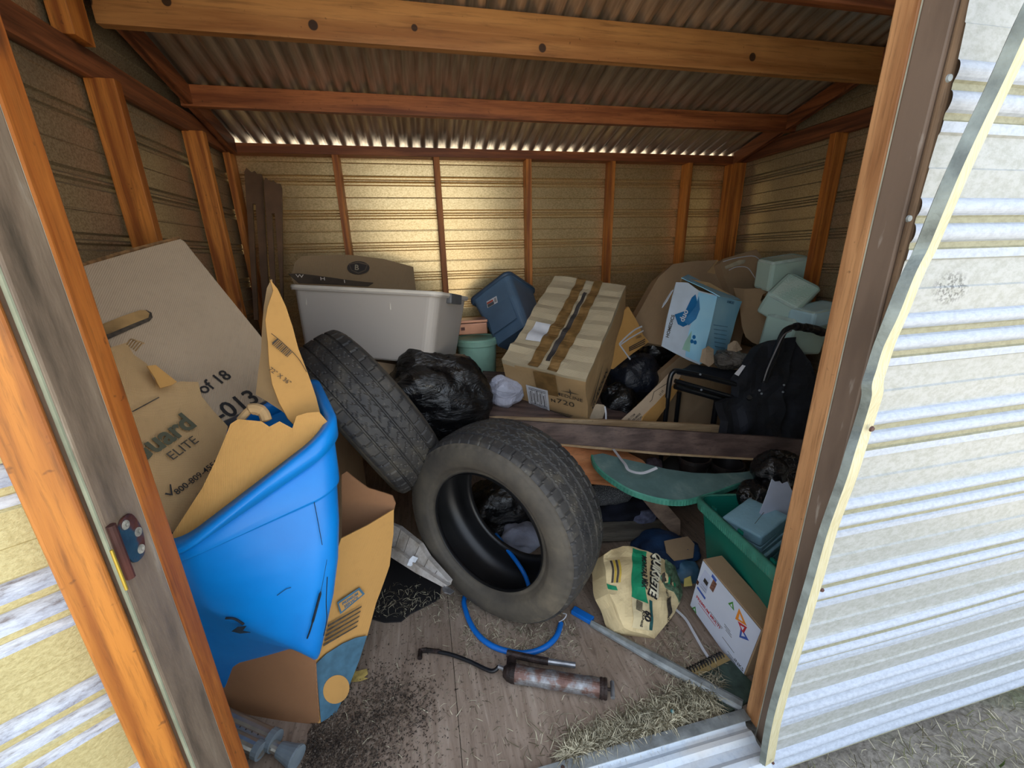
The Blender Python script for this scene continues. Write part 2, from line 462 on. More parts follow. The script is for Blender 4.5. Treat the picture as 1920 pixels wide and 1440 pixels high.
for x in (XL+.045, XR-.09):
    a = [(x, YF+.12), (x+.038, YF+.12)]
    V = []
    for y in (YF+.12, -.0):
        for dx in (0, .038):
            V += [(x+dx, y, roofz(y)-.085), (x+dx, y, roofz(y)-.006)]
    F = [(0, 1, 3, 2), (4, 6, 7, 5), (0, 2, 6, 4), (1, 5, 7, 3), (0, 4, 5, 1), (2, 3, 7, 6)]
    mesh('side_rafter', V, F, W_Y, ce, bevel=.002)
# --- front wall: right part, left part, header; jamb pieces
JR, JL = 2.200, .825
FM = [SID_OUT, SID_RIDGE, SID_GROOVE]
wf = struct(ribbed('wall_front', (2.193, YF, 0), (4.35, YF+.02, 0), -.045, 2.60, (0, -1, 0), FM, nx=30, wav=.004, pf=profo, edge=lambda z: .004*math.sin(z*9)+.003*math.sin(z*23+1)-.9*profo(z)[0]-.055*max(0, min(1, (1.05-z)/.6))))
# ragged wavy left edge of the sheets
wfl = ribbed('siding_panel', (XL-.05, YF, 0), (JL-.09, YF, 0), -.045, 2.60, (0, -1, 0), FM, wf, nx=3, wav=.003)
mesh('jamb_post', *boxv(JR, JR+.060, -2.236, -2.190, 0, 2.62), W_ZL, wf, bevel=.003)
mesh('jamb_edge', *boxv(JR+.002, JR+.05, -2.240, -2.2362, -.02, 2.62), WHITE_EDGE, wf)
mesh('jamb_board', *boxv(JR-.002, JR+.06, -2.296, -2.2402, -.03, 2.62), PAINT_M, wf, bevel=.004)
mesh('jamb_board', *boxv(JR+.001, JR+.07, -2.3125, -2.2962, -.03, 2.62), ROUGHWOOD, wf, bevel=.006)
mesh('backing_board', *boxv(JR+.0705, JR+.25, -2.308, -2.24, -.03, 2.62), plain('dark_weathered_board', (70, 60, 52), .8, .3), wf)
mesh('jamb_post', *boxv(JL-.060, JL, -2.236, -2.190, 0, 2.62), W_Z, wf, bevel=.003)
mesh('jamb_edge', *boxv(JL-.05, JL-.002, -2.2395, -2.2362, -.02, 2.62), WHITE_EDGE, wf)
mesh('jamb_board', *boxv(JL-.060, JL+.002, -2.318, -2.2402, -.03, 2.62), PAINTG_M, wf, bevel=.004)
mesh('jamb_edge', *boxv(JL-.005, JL-.0005, -2.3215, -2.3182, -.02, 2.62), plain('pale_green_strip', (178, 186, 160), .6, .2), wf)
# --- threshold: angle strip and ribbed sheet bent over the sill
q = N('white_metal_sill'); f1 = q.noise(40, 4, None, .7); f2 = q.noise(4, 4, q.map((1, 4, 1)))
c = q.mix(q.math('MULTIPLY', q.rampf(f1, .5, .72), .5), lin((196, 206, 216)), lin((140, 156, 176)))
c = q.mix(q.math('MULTIPLY', q.rampf(f2, .5, .7), .55), c, lin((206, 198, 186)))
SILL = q.out(c, .45, f1, .15)
pr_ = [(-2.188, .002), (-2.188, .016), (-2.192, .020), (-2.218, .018), (-2.224, .006), (-2.232, .004), (-2.244, .013), (-2.256, .012), (-2.268, .001), (-2.290, -.002), (-2.302, .006), (-2.318, .004), (-2.330, -.008), (-2.336, -.03), (-2.336, -.14)]
V = []; F = []
for i in range(13):
    x = JL+.01+(JR+.07-JL-.01)*i/12
    if i == 12: x = 2.172
    if i == 0: x = JL+.01
    for y, z in pr_: V.append((x, y+(0.0), z+.003*noise.noise(Vector((x*5, y*9, 0)))))
n = len(pr_)
for i in range(12):
    for j in range(n-1): F.append((i*n+j, i*n+j+1, (i+1)*n+j+1, (i+1)*n+j))
tr = struct(mesh('trim_1', V, F, SILL, solid=.002, smooth=False))
GREYM = plain('grey_angle_metal', (156, 162, 162), .5, .25, 20, .2, metal=.2)
mesh('angle_strip', *boxv(JL+.01, JR-.01, -2.222, -2.190, .0205, .0235), GREYM, tr)
for x in (1.58, 1.0): mesh('screw', *loft([circ(.006, 0.024, 10, x, -2.206), circ(.004, .027, 10, x, -2.206)]), plain('rusty_screw', (70, 50, 42), .7), tr)
# --- door leaf swung out at the left
HN = Vector((JL-.001, -2.332, 0)); PH = math.radians(215); DD = Vector((math.cos(PH), math.sin(PH), 0)); DN = Vector((math.sin(PH), -math.cos(PH), 0))
if DN.dot(CAM-HN) < 0: DN = -DN
def leafbox(s0, s1, n0, n1, z0, z1):
    V = [HN+DD*s+DN*n+Vector((0, 0, z)) for z in (z0, z1) for n in (n0, n1) for s in (s0, s1)]
    return V, boxv(0, 1, 0, 1, 0, 1)[1]
dr = thing('door_1', tuple(HN+Vector((0, 0, .02))), None, None); dr['kind'] = 'structure'
mesh('stile', *leafbox(.002, .050, -.038, .0, .03, 1.98), W_DOOR if 'W_DOOR' in globals() else wood('pine_door_stile', (198, 126, 48), (152, 86, 26), 'z', .45, sc_=1.2), dr, bevel=.004)
mesh('stile', *leafbox(.63, .69, -.038, .0, .03, 1.98), W_Z, dr, bevel=.004)
a = HN+DD*.0-DN*.042; b = HN+DD*.69-DN*.042
ribbed('door_siding', a, b, .02, 2.0, -DN, [SID_DOOR, SID_WORN, SID_DOOR], dr, nx=6, wav=.003, zsh=.07, pf=profo)
# hinge plate on the jamb and knuckle
q = N('rusty_blue_hinge'); f = q.noise(35, 4); f3 = q.noise(18, 4, q.map(loc=(3, 1, 2)))
c = q.ramp(f3, [(.4, (34, 62, 84)), (.52, (44, 78, 100)), (.6, (96, 56, 44)), (.7, (60, 30, 24))])
HM = q.out(c, .5, f, .5, metal=.3)
hz = at(262, 990, x=JL)[2]
hg = thing('hinge', (JL+.004, -2.29, hz-.04), 'small rusty blue butterfly hinge plate screwed to the weathered left door jamb', 'hinge')
pl_ = []
for k in range(24):
    a = 2*PI*k/24; ca, sa = math.cos(a), math.sin(a)
    pl_.append((.022*(abs(ca)**.7)*(1 if ca > 0 else -1)*(1-.25*max(0, ca)*abs(sa)), .040*(abs(sa)**.8)*(1 if sa > 0 else -1)))
HMAT = face_m(Vector((JL, -2.282, hz)), (0, 1, 0), (0, 0, 1), .003)
mesh('leaf_plate', *flatpoly(pl_, HMAT, .003), HM, hg, label='blue painted plate with rust')
mesh('knuckle', *tube([(JL+.006, -2.312, hz-.05), (JL+.006, -2.312, hz+.045)], .006, 10, False), plain('rusty_brown_iron', (82, 40, 32), .7, .3), hg)
mesh('pin', *tube([(JL+.006, -2.326, hz-.06), (JL+.006, -2.326, hz+.012)], .0022, 8, False), plain('brass_yellow', (196, 170, 70), .35, .1, metal=.6), hg)
sm = plain('chalky_screw', (170, 168, 158), .8, .3, 60, .3)
for u_, v_ in ((-.006, .028), (.012, .002), (.006, -.026)):
    mesh('screw', *xform(loft([circ(.0075, 0, 14), circ(.007, .0015, 14), circ(.003, .002, 14), circ(.001, -.0005, 14)]), HMAT @ T((u_, v_, .003))), sm, hg)
# --- bowed cream trim strip hanging proud of the front wall
CREAM = N('cream_vinyl_grain'); f = CREAM.noise(50, 3, CREAM.map((6, 6, .5))); 
c = CREAM.mix(CREAM.rampf(f, .4, .62), lin((188, 180, 142)), lin((200, 194, 164)))
CREAM_M = CREAM.out(c, .5, f, .5, .003)
GREYV = plain('grey_green_vinyl_edge', (132, 142, 138), .6, .25, 20, .3)
tp = [(2060, -230), (1990, -110), (1925, 12), (1862, 150), (1814, 250), (1775, 335), (1748, 400), (1720, 469), (1694, 521), (1665, 594), (1644, 650), (1630, 695), (1622, 722), (1621, 747), (1606, 800), (1590, 851), (1575, 900), (1540, 1000), (1515, 1090), (1483, 1200), (1443, 1340), (1427, 1433)]
L1, L2, L3 = [], [], []
for i, (px, py) in enumerate(tp):
    yy = -2.385-.018*abs(math.sin(i*.9))
    p = at(px, py, y=yy+.006); g = .012 if py < 640 else .006; w = .026 if py < 640 else .030
    L3.append((p.x, yy+.012, p.z)); L1.append((p.x+g, yy, p.z+.002)); L2.append((p.x+g+w, yy+.004, p.z+.004))
sp_ = [smoothpath(l, 5) for l in (L3, L1, L2)]
V = []; F = []; K = []
for a, b, c_ in zip(*sp_): V += [a, b, c_]
for i in range(len(sp_[0])-1):
    F += [(i*3, i*3+1, i*3+4, i*3+3), (i*3+1, i*3+2, i*3+5, i*3+4)]; K += [1, 0]
st = mesh('trim_strip', V, F, None, None, mats=[CREAM_M, GREYV], fmat=K, solid=.003)
tag(st, 'long cream wood-grained vinyl trim strip, bowed and bent, nailed to the white front wall', 'trim strip')
nm = plain('nail_rust', (84, 52, 44), .6)
for px, py, r in ((1634, 804, .006), (1541, 1106, .005), (1625, 728, .003), (1449, 1430, .004)):
    p = at(px, py, y=-2.392); mesh('nail', *xform(loft([circ(r, 0, 12), circ(r*.7, .003, 12)]), T(p, (PI/2, 0, 0))), nm, st)
for px, py in ((1778, 147), (1703, 410)):
    p = at(px, py, y=YF-.012); mesh('screw', *xform(loft([circ(.006, 0, 12), circ(.005, .003, 12)]), T(p, (PI/2, 0, 0))), GREYM, wf)
# --- ground outside
q = N('dry_ground'); f = q.noise(3, 5); g = q.noise(60, 4)
c = q.ramp(f, [(.35, (128, 122, 112)), (.55, (152, 146, 136)), (.7, (126, 130, 104))])
c = q.mix(q.math('MULTIPLY', q.rampf(g, .45, .7), .5), c, lin((66, 58, 48)))
GROUND = q.out(c, .95, g, .6, .01)
V = [(x, y, -.13+.02*noise.noise(Vector((x, y, 0))) if abs(x) < 9 and y > -9 else -.13) for y in [-30, -15, -8]+[-7+.35*i for i in range(22)]+[6, 12] for x in [-20, -10]+[-5+.35*i for i in range(38)]+[12, 20]]
nx = 42; F = []
for i in range(len(V)//nx-1):
    for j in range(nx-1): F.append((i*nx+j, i*nx+j+1, (i+1)*nx+j+1, (i+1)*nx+j))
struct(mesh('ground', V, F, GROUND, smooth=True))
def blades(name, place, n, lo, hi, w, mats, label, cat, flat=1, seed=1, top=True, curl=.3):
    rnd = random.Random(seed); V, F, K = [], [], []
    for i in range(n):
        p = place(rnd)
        if p is None: continue
        p = Vector(p); L = rnd.uniform(lo, hi); a = rnd.uniform(0, 2*PI); el = rnd.uniform(0, .5) if flat else rnd.uniform(.7, 1.5)
        d = Vector((math.cos(a)*math.cos(el), math.sin(a)*math.cos(el), math.sin(el)))
        s = Vector((-math.sin(a), math.cos(a), rnd.uniform(-.5, .5))).normalized()*w*rnd.uniform(.5, 1.2)
        b = Vector((-math.sin(a), math.cos(a), 0))*L*rnd.uniform(-curl, curl)
        m = p+d*L*.5+b*.5+Vector((0, 0, L*.05)); e = p+d*L+b*.2
        if flat: e.z = p.z+(e.z-p.z)*.35
        k = len(V); V += [p+s, p-s, m+s*.9, m-s*.9, e]
        F += [(k, k+1, k+3, k+2), (k+2, k+3, k+4)]; c = rnd.randrange(len(mats)); K += [c, c]
    o = mesh(name, V, F, None, None, mats=mats, fmat=K)
    tag(o, label, cat, kind='stuff'); return o
SM = [plain('straw_pale', (216, 208, 178), .8, .2), plain('straw_grey', (176, 168, 142), .85, .2), plain('straw_dark', (104, 96, 72), .85, .2)]
GM = [plain('grass_green', (88, 110, 50), .7, .2), plain('grass_olive', (118, 120, 74), .7, .2)]
def gpl(r):
    x = r.uniform(2.3, 5.2); y = r.uniform(-3.3, -2.3); return (x, y, -.125)
blades('dead_grass', gpl, 9000, .02, .07, .0012, SM+[GM[1]], 'dead grey grass lying on the ground outside below the white wall', 'dry grass', 1, 3)
def gp2(r):
    c = r.choice([(2.62, -2.55), (2.9, -2.6), (3.3, -2.5), (3.7, -2.45), (3.45, -2.72), (2.75, -2.75), (3.9, -2.6)])
    return (c[0]+r.gauss(0, .07), c[1]+r.gauss(0, .05), -.125)
blades('green_grass', gp2, 2600, .02, .05, .003, GM, 'green weeds growing in the grey grass outside the shed', 'weeds', 0, 5)
# ================================================================== materials for the heap
CB = cardboard('cardboard_tan', (186, 146, 98), .12)
CBG = cardboard('cardboard_greyed', (188, 166, 140), .05, .25)
CBO = cardboard('cardboard_orange', (206, 156, 88), .15, .25)
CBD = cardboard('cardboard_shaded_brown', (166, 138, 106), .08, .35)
CBM = cardboard('cardboard_medium', (192, 158, 112), .15, .3)
CBT = cardboard('cardboard_dusty', (190, 174, 144), .25, .25, axis='Y')
CBW = cardboard('corrugated_inside', (170, 122, 84), .5, .5)
CEDGE = plain('cardboard_edge', (150, 112, 72), .9, .3, 60)
INK = plain('black_ink', (34, 32, 34), .7, .2, 80)
INKG = plain('faded_ink', (84, 74, 62), .8, .3, 80)
WHITEP = plain('white_print', (214, 216, 222), .5, .04, 30)
TAPE = plain('brown_tape', (140, 108, 66), .3, .2, 25)
RUB = N('tyre_rubber'); _f = RUB.noise(7, 5, None, .7); _g = RUB.noise(70, 3)
_c = RUB.ramp(_f, [(.35, (40, 40, 42)), (.55, (58, 56, 54)), (.75, (92, 86, 74))])
_c = RUB.mix(RUB.math('MULTIPLY', RUB.rampf(_g, .62, .75), .5), _c, lin((120, 116, 104)))
RUB_M = RUB.out(_c, .62, _g, .25, .002)
RUBS = N('tyre_sidewall'); _f = RUBS.noise(4, 5, None, .7)
_c = RUBS.ramp(_f, [(.3, (58, 54, 50)), (.55, (84, 78, 68)), (.75, (112, 102, 86))])
RUBS_M = RUBS.out(_c, .7, RUBS.noise(40, 3), .2, .002)
RUBI = plain('tyre_lining', (34, 34, 36), .35, .3, 6)
def bagmat(name, c, rough=.22):
    q = N(name); a = q.noise(7, 6, q.map((1, 1, 2.2)), .6, 1.5); b = q.n('TexVoronoi', feature='DISTANCE_TO_EDGE', i_Vector=q.map((9, 9, 5)), i_Scale=1.6).outputs[0]
    h = q.math('ADD', a, q.math('MULTIPLY', b, -.5))
    return q.out(lin(c), rough, h, 1.0, .02, spec=.7)
BAG = bagmat('black_bag_plastic', (18, 18, 20), .14); BAGN = bagmat('navy_bag_plastic', (26, 30, 40), .35); BAGW = bagmat('white_bag_plastic', (178, 180, 196), .4)
BLUE = N('bright_blue_plastic'); _f = BLUE.noise(5, 4)
BLUE_M = BLUE.out(BLUE.mix(BLUE.rampf(_f, .4, .7), lin((2, 136, 226)), lin((6, 124, 212))), .38, BLUE.noise(60, 3), .04)
SCUFF = plain('dark_scuff', (16, 40, 60), .8, .4, 80)

def prism(name, outline, anchors, mat, parent=None, **k): return sheet(name, outline, anchors, mat, parent, **k)
def bag(name, c, s, mat, parent=None, seed=0, amp=.16, lv=5, rot=(0, 0, 0), knot=False, flat=None, pinch=0):
    bm = bmesh.new(); bmesh.ops.create_icosphere(bm, subdivisions=lv, radius=1)
    Rm = Euler(rot).to_matrix(); V = []
    for v in bm.verts:
        n = v.co.normalized(); q = n*1.7+Vector((seed*3.3, seed, 1))
        r = 1+amp*noise.noise(q)*1.1
        w = n+Vector((noise.noise(q*2), noise.noise(q*2+Vector((7, 0, 0))), noise.noise(q*2+Vector((0, 7, 0)))))*.45
        w2 = Vector((w.x*7, w.y*7, w.z*2.5))
        r += amp*.22*(.3-abs(noise.noise(w*3+Vector((seed, 0, 0)))))+amp*.22*(.25-abs(noise.noise(w2)))+amp*.16*(.2-abs(noise.noise(w2*2.1)))
        p = n*r
        if pinch:
            if p.z > .4: k = 1-min(1, (p.z-.4)/.6)*pinch; p.x *= k; p.y *= k; p.z += (p.z-.4)*.5
        if flat is not None and p.z < flat: p.z = flat+(p.z-flat)*.15
        V.append(Vector(c)+Rm @ Vector((p.x*s[0], p.y*s[1], p.z*s[2])))
    F = [tuple(x.index for x in f.verts) for f in bm.faces]; bm.free()
    return mesh(name, V, F, mat, parent, smooth=True)
def frame_of(c, r, d):
    """base frame of a fitted box: centre, rotation, size"""
    Rm = Euler(r).to_matrix(); return Vector(c)+Rm @ Vector((0, 0, -d[2]/2)), Rm
def boxthing(name, label, cat, c, r, d, group=None):
    b, Rm = frame_of(c, r, d)
    return thing(name, tuple(b), label, cat, rot=r, group=group)
def lmat(t, loc, ex, ey): return wm(t) @ face_m(loc, ex, ey, 0)

# ---------------------------------------------------------------- big greyed box at the left
an = ((165, 490, -1.40), (335, 445, -1.17), (520, 740, -1.48))
pG = plane_of(an)
t = thing('cardboard_box', tuple(at(400, 700, y=-1.45)), 'large pale grey-brown cardboard box numbered 013 with a handle slot, leaning by the left wall', 'box')
mesh('carton_body', *sheetv([(120, 508), (162, 492), (248, 468), (334, 445), (346, 452), (420, 545), (480, 618), (545, 700), (560, 720), (520, 740), (440, 780), (330, 830), (200, 640)], an, .11, amp=.004, seed=2, step=30), CBG, t, bevel=.003)
mesh('lid_flap', *sheetv([(120, 506), (162, 490), (248, 465), (334, 443), (338, 446), (248, 470), (162, 494), (120, 510)], ((165, 490, -1.408), (335, 445, -1.178), (520, 740, -1.488)), .05), CEDGE, t)
def decal(pts, pl, off, mat, par, name='print'):
    ps = [onplane(x, y, pl)-pl[1]*off for x, y in pts]; b = [p-pl[1]*.0006 for p in ps]; n = len(ps)
    return mesh(name, ps+b, [tuple(range(n)), tuple(range(2*n-1, n-1, -1))]+[(i, (i+1) % n, (i+1) % n+n, i+n) for i in range(n)], mat, par)
decal([(190, 612), (230, 596), (262, 585), (274, 583), (284, 588), (286, 597), (280, 604), (250, 617), (205, 637), (190, 640)], pG, .005, INKG, t, 'handle_slot')
decal([(190, 611), (230, 595), (262, 584), (273, 584), (280, 590), (278, 598), (250, 609), (205, 628), (190, 632)], pG, .0062, plain('slot_flap', (178, 142, 92), .9, .3), t, 'slot_flap')
text('13 of 18', .052, INK, t, pxm(428, 702, 438, 696, pG, .006), bold=.012, align='RIGHT', sx=.95)
text('SG-013', .076, INK, t, pxm(480, 742, 490, 736.5, pG, .006), bold=.014, align='RIGHT')
# carton hidden under it that carries the stack
t = thing('cardboard_box', (.64, -.98, 0), 'brown carton standing on the floor behind the blue tote under the grey box', 'box')
mesh('carton_body', *gridbox((.5, .5, .93), 8, .012, 5), CBD, t, world=False, bevel=.004)

# ---------------------------------------------------------------- bright blue tote, tipped and cracked
A, B, C_, D = [P3(p) for p in ((296, 1052, -2.03), (625, 797, -1.83), (583, 708, -1.42), (240, 850, -1.62))]
E_, F_, G_, H_ = [P3(p) for p in ((335, 1122, -1.98), (606, 1238, -1.98), (566, 1232, -1.72), (398, 1306, -1.80))]
def tri(u, v, w):
    """u along, v from front to back, w from bottom to rim"""
    lo = (E_*(1-u)+F_*u)*(1-v)+(H_*(1-u)+G_*u)*v; bl = (_r*.05*u*u+Vector((0, -.03*u, 0)))*math.sin(PI*max(0, min(1, w)))
    hi = (A*(1-u)+B*u)*(1-v)+(D*(1-u)+C_*u)*v
    return lo*(1-w)+hi*w+bl
t = thing('plastic_tote', tuple(tri(.5, .5, 0)), 'bright blue cracked plastic tote by the left jamb, stuffed with torn cardboard', 'tote')
def ring(w, inset, n=10, rr=.20):
    out = []
    for cx, cy, a0 in ((1-rr, 1-rr, 0), (rr, 1-rr, 90), (rr, rr, 180), (1-rr, rr, 270)):
        for k in range(n+1):
            a = math.radians(a0+90*k/n); u = cx+rr*math.cos(a); v = cy+rr*math.sin(a)
            u = .5+(u-.5)*(1-inset); v = .5+(v-.5)*(1-inset*1.3)
            out.append(tri(u, v, w)+Vector((1, 1, 1))*.004*noise.noise(Vector((u*3, v*3, w*3))))
    return out
o = mesh('tote_body', *loft([ring(.02, .35), ring(-.005, .06), ring(.005, .015), ring(.03, .0), ring(.08, .0), ring(.3, 0), ring(.45, 0), ring(.6, 0), ring(.74, 0), ring(.748, -.002), ring(.752, -.024), ring(.76, -.028), ring(.80, -.028), ring(.90, -.028), ring(.91, -.012), ring(.935, -.012), ring(.935, .03), ring(.6, .05), ring(.1, .06), ring(.05, .2)]), BLUE_M, t, smooth=True)
o = mesh('tote_rim', *loft([ring(.925, -.012), ring(.925, -.075), ring(.985, -.085), ring(1.0, -.06), ring(1.0, .02), ring(.93, .03)], False, False), BLUE_M, t, smooth=True, solid=.003)
def onfront(u, w, off=-.006):
    p = tri(u, 0, w); n = (tri(1, 0, w)-tri(0, 0, w)).cross(tri(u, 0, 1)-tri(u, 0, 0)).normalized()
    if n.dot(CAM-p) < 0: n = -n
    return p+n*.004
def crack(pts, r, nm='crack'):
    mesh(nm, *tube([onfront(u, w) for u, w in pts], r, 5), SCUFF, t)
crack([(.90, .48), (.885, .36), (.872, .26), (.86, .14), (.85, .08)], [.0006, .0035, .0022, .001])
crack([(.91, .40), (.925, .28), (.95, .2), (.955, .12)], .0012)
crack([(.82, .82), (.84, .7), (.87, .55)], .0009)
crack([(.30, .02), (.36, .05), (.42, .03)], .003)
crack([(.62, .30), (.67, .34), (.70, .35)], .0008)
for px, py, y, s_ in ((452, 1182, -1.985, 8), (492, 1258, -1.93, 7)):
    pass
pl = plane_of(((400, 1170, -2.0), (500, 1215, -1.99), (470, 1262, -1.89)))
mesh('scuff', *sheetv([(445, 1176), (462, 1174), (455, 1183), (470, 1186), (450, 1188), (434, 1184)], ((440, 1176, -1.992), (470, 1186, -1.992), (450, 1260, -2.0)), .001), SCUFF, t)

# ---------------------------------------------------------------- torn cardboard in the blue tote
t = mesh('torn_cardboard', *sheetv([(170, 700), (205, 652), (238, 642), (250, 665), (275, 683), (287, 712), (303, 728), (338, 716), (372, 716), (378, 742), (400, 770), (427, 800), (418, 840), (390, 940), (330, 1000), (255, 985), (215, 840)],
    ((230, 660, -1.66), (430, 800, -1.66), (310, 970, -1.90)), .005, amp=.010, seed=4, step=13, freq=9), CBM)
tag(t, 'torn tan carton panel printed ELITE and a phone number, standing in the blue tote', 'cardboard')
plE = plane_of(((230, 660, -1.66), (430, 800, -1.66), (310, 970, -1.90)))
text('Guard', .072, plain('grey_green_ink', (84, 84, 66), .8, .1), t, pxm(300, 826, 352, 792, plE, .012), bold=.03, sx=.92)
text('ELITE', .034, INKG, t, pxm(341, 843, 368, 824, plE, .012))
text('800-809-4556', .022, INK, t, pxm(368, 896, 400, 872, plE, .012), bold=.004)
v = pxm(316, 924, 340, 905, plE, .012)
mesh('check_mark', *flatpoly([(-.012, .002), (-.008, .004), (-.003, -.006), (.012, .014), (.014, .012), (-.003, -.012)], v), INK, t)
mesh('printed_line', *rect(pxm(272, 761, 296, 748, plE, .010), 0, 0, .07, .003), INKG, t)
mesh('torn_flap', *sheetv([(276, 686), (292, 684), (332, 716), (322, 722), (300, 728), (290, 708)], ((276, 686, -1.70), (332, 716, -1.68), (300, 728, -1.72)), .004, amp=.006, seed=2), CBO, t)
mesh('torn_fibre', *join([tube([at(238+4*k, 646+3*k, y=-1.69), at(246+5*k, 636+2*k, y=-1.70), at(258+3*k, 640+k, y=-1.71)], .0018, 5) for k in range(5)]), CBM, t)
t = mesh('torn_cardboard', *sheetv([(318, 1010), (345, 968), (380, 915), (402, 868), (432, 795), (446, 786), (490, 790), (505, 800), (524, 790), (548, 803), (556, 780), (575, 774), (598, 772), (622, 800), (600, 850), (520, 930), (450, 985), (390, 1025), (330, 1035)],
    ((330, 1000, -1.96), (600, 790, -1.80), (440, 800, -1.84)), .005, amp=.012, seed=9, step=13, freq=7), CBO)
tag(t, 'plain orange-tan torn cardboard sheet curving over the front rim of the blue tote', 'cardboard')
mesh('rolled_edge', *tube([at(450, 788, y=-1.80), at(470, 768, y=-1.79), at(492, 772, y=-1.79), at(500, 790, y=-1.80)], [.010, .016, .014, .008], 10), CBM, t)
t = thing('torn_cardboard', tuple(at(545, 800, y=-1.72)), 'tall folded strip of torn cardboard with a barcode, sticking up out of the blue tote', 'cardboard')
an = ((505, 560, -1.66), (600, 790, -1.72), (520, 750, -1.76))
mesh('front_panel', *sheetv([(506, 524), (520, 542), (536, 575), (549, 612), (560, 655), (576, 700), (592, 745), (604, 790), (598, 812), (560, 806), (540, 785), (523, 755), (510, 720), (505, 680), (503, 640), (498, 600), (502, 575), (507, 560), (512, 545)], an, .004, amp=.006, seed=1, step=12), CBO, t)
an2 = ((498, 560, -1.60), (483, 742, -1.70), (530, 768, -1.74))
mesh('side_panel', *sheetv([(508, 523), (500, 540), (495, 575), (491, 620), (489, 660), (484, 700), (480, 740), (500, 752), (530, 772), (545, 785), (525, 750), (512, 700), (508, 640), (506, 590), (510, 550)], an2, .004, amp=.004, seed=6, step=12), CBM, t)
plS = plane_of(an)
m_ = pxm(526, 662, 530, 672, plS, .008)
for k in range(11):
    mesh('barcode', *rect(pxm(514+k*2.6, 640+k*2.2, 516+k*2.6, 642+k*2.2, plS, .007), 0, 0, .0016 if k % 3 else .003, .020), INKG, t) if k == 0 else None
mesh('barcode', *join([rect(pxm(514+k*2.7, 642+k*2.3, 522+k*2.7, 649+k*2.3, plS, .007), 0, 0, .0018 if k % 3 else .0032, .022) for k in range(11)]), INKG, t)
text('72" X 36"', .017, INKG, t, pxm(523, 706, 545, 722, plS, .008))
mesh('fold_crease', *tube([onplane(x, y, plS)-plS[1]*.007 for x, y in ((507, 626), (530, 645), (557, 672), (573, 698))], .0009, 5), INKG, t)

# ---------------------------------------------------------------- orange carton on the floor under the tote
t = thing('cardboard_box', tuple(at(597, 1358, z=0)), 'open orange-brown carton with a blue corner print, standing on the floor below the blue tote', 'box')
p0 = at(597, 1360, z=.002); pr = at(735, 960, y=-1.62)
# right panel (printed), front panel (corrugated inside showing), inner flap
anR = ((597, 1358, p0.y), (735, 960, -1.60), (610, 1130, -1.80))
outR = [(597, 1358), (578, 1240), (600, 1120), (640, 1010), (660, 1000), (690, 985), (738, 955), (738, 1000), (730, 1060), (705, 1130), (690, 1190), (650, 1290), (625, 1340)]
mesh('printed_panel', *sheetv(outR, anR, .005, amp=.006, seed=3, step=14), CBO, t)
anF = ((597, 1358, p0.y), (430, 1330, -1.80), (590, 1200, -1.93))
mesh('front_panel', *sheetv([(597, 1358), (560, 1372), (490, 1390), (440, 1360), (395, 1290), (420, 1180), (588, 1180)], anF, .005, amp=.006, seed=5, step=14), CBW, t, label='bare stained panel')
mesh('inner_flap', *sheetv([(640, 1010), (641, 890), (650, 884), (690, 915), (735, 930), (741, 945), (738, 958), (690, 985), (660, 1002)], ((641, 900, -1.52), (738, 950, -1.58), (650, 1005, -1.56)), .006, amp=.01, seed=8, step=12), CBW, t, label='dark inner flap')
plR = plane_of(anR)
TEAL = plain('blue_grey_print', (72, 114, 138), .8, .15, 30)
ell = [(628+27*math.cos(a)*.9+4*math.sin(a), 1294-4+27*math.sin(a)*.95-8*math.cos(a)) for a in [2*PI*k/28 for k in range(28)]]
def onR(pts, off): return [onplane(x, y, plR)-plR[1]*off for x, y in pts]
def decal(pts, pl, off, mat, par, name='print'):
    ps = [onplane(x, y, pl)-pl[1]*off for x, y in pts]; b = [p-pl[1]*.0006 for p in ps]; n = len(ps)
    return mesh(name, ps+b, [tuple(range(n)), tuple(range(2*n-1, n-1, -1))]+[(i, (i+1) % n, (i+1) % n+n, i+n) for i in range(n)], mat, par)
decal([(590, 1243), (610, 1224), (640, 1205), (665, 1194), (686, 1190), (672, 1235), (652, 1285), (628, 1335), (600, 1352)], plR, .007, TEAL, t, 'blue_print')
decal(ell, plR, .0085, CBO, t, 'blue_print_opening')
for k in range(5):
    decal([(612-k*2, 1170+k*9), (676-k*2, 1134+k*9), (675-k*2, 1137+k*9), (612-k*2, 1174+k*9)], plR, .008, INKG, t, 'print_line')
decal([(630, 1128), (672, 1100), (682, 1112), (636, 1150)], plR, .007, TEAL, t, 'logo_panel'); decal([(633, 1130), (670, 1105), (677, 1113), (638, 1145)], plR, .008, CBO, t, 'logo_panel')
text('PREMIUM\nSERVICE', .014, TEAL, t, pxm(655, 1124, 665, 1117, plR, .010), bold=.02)

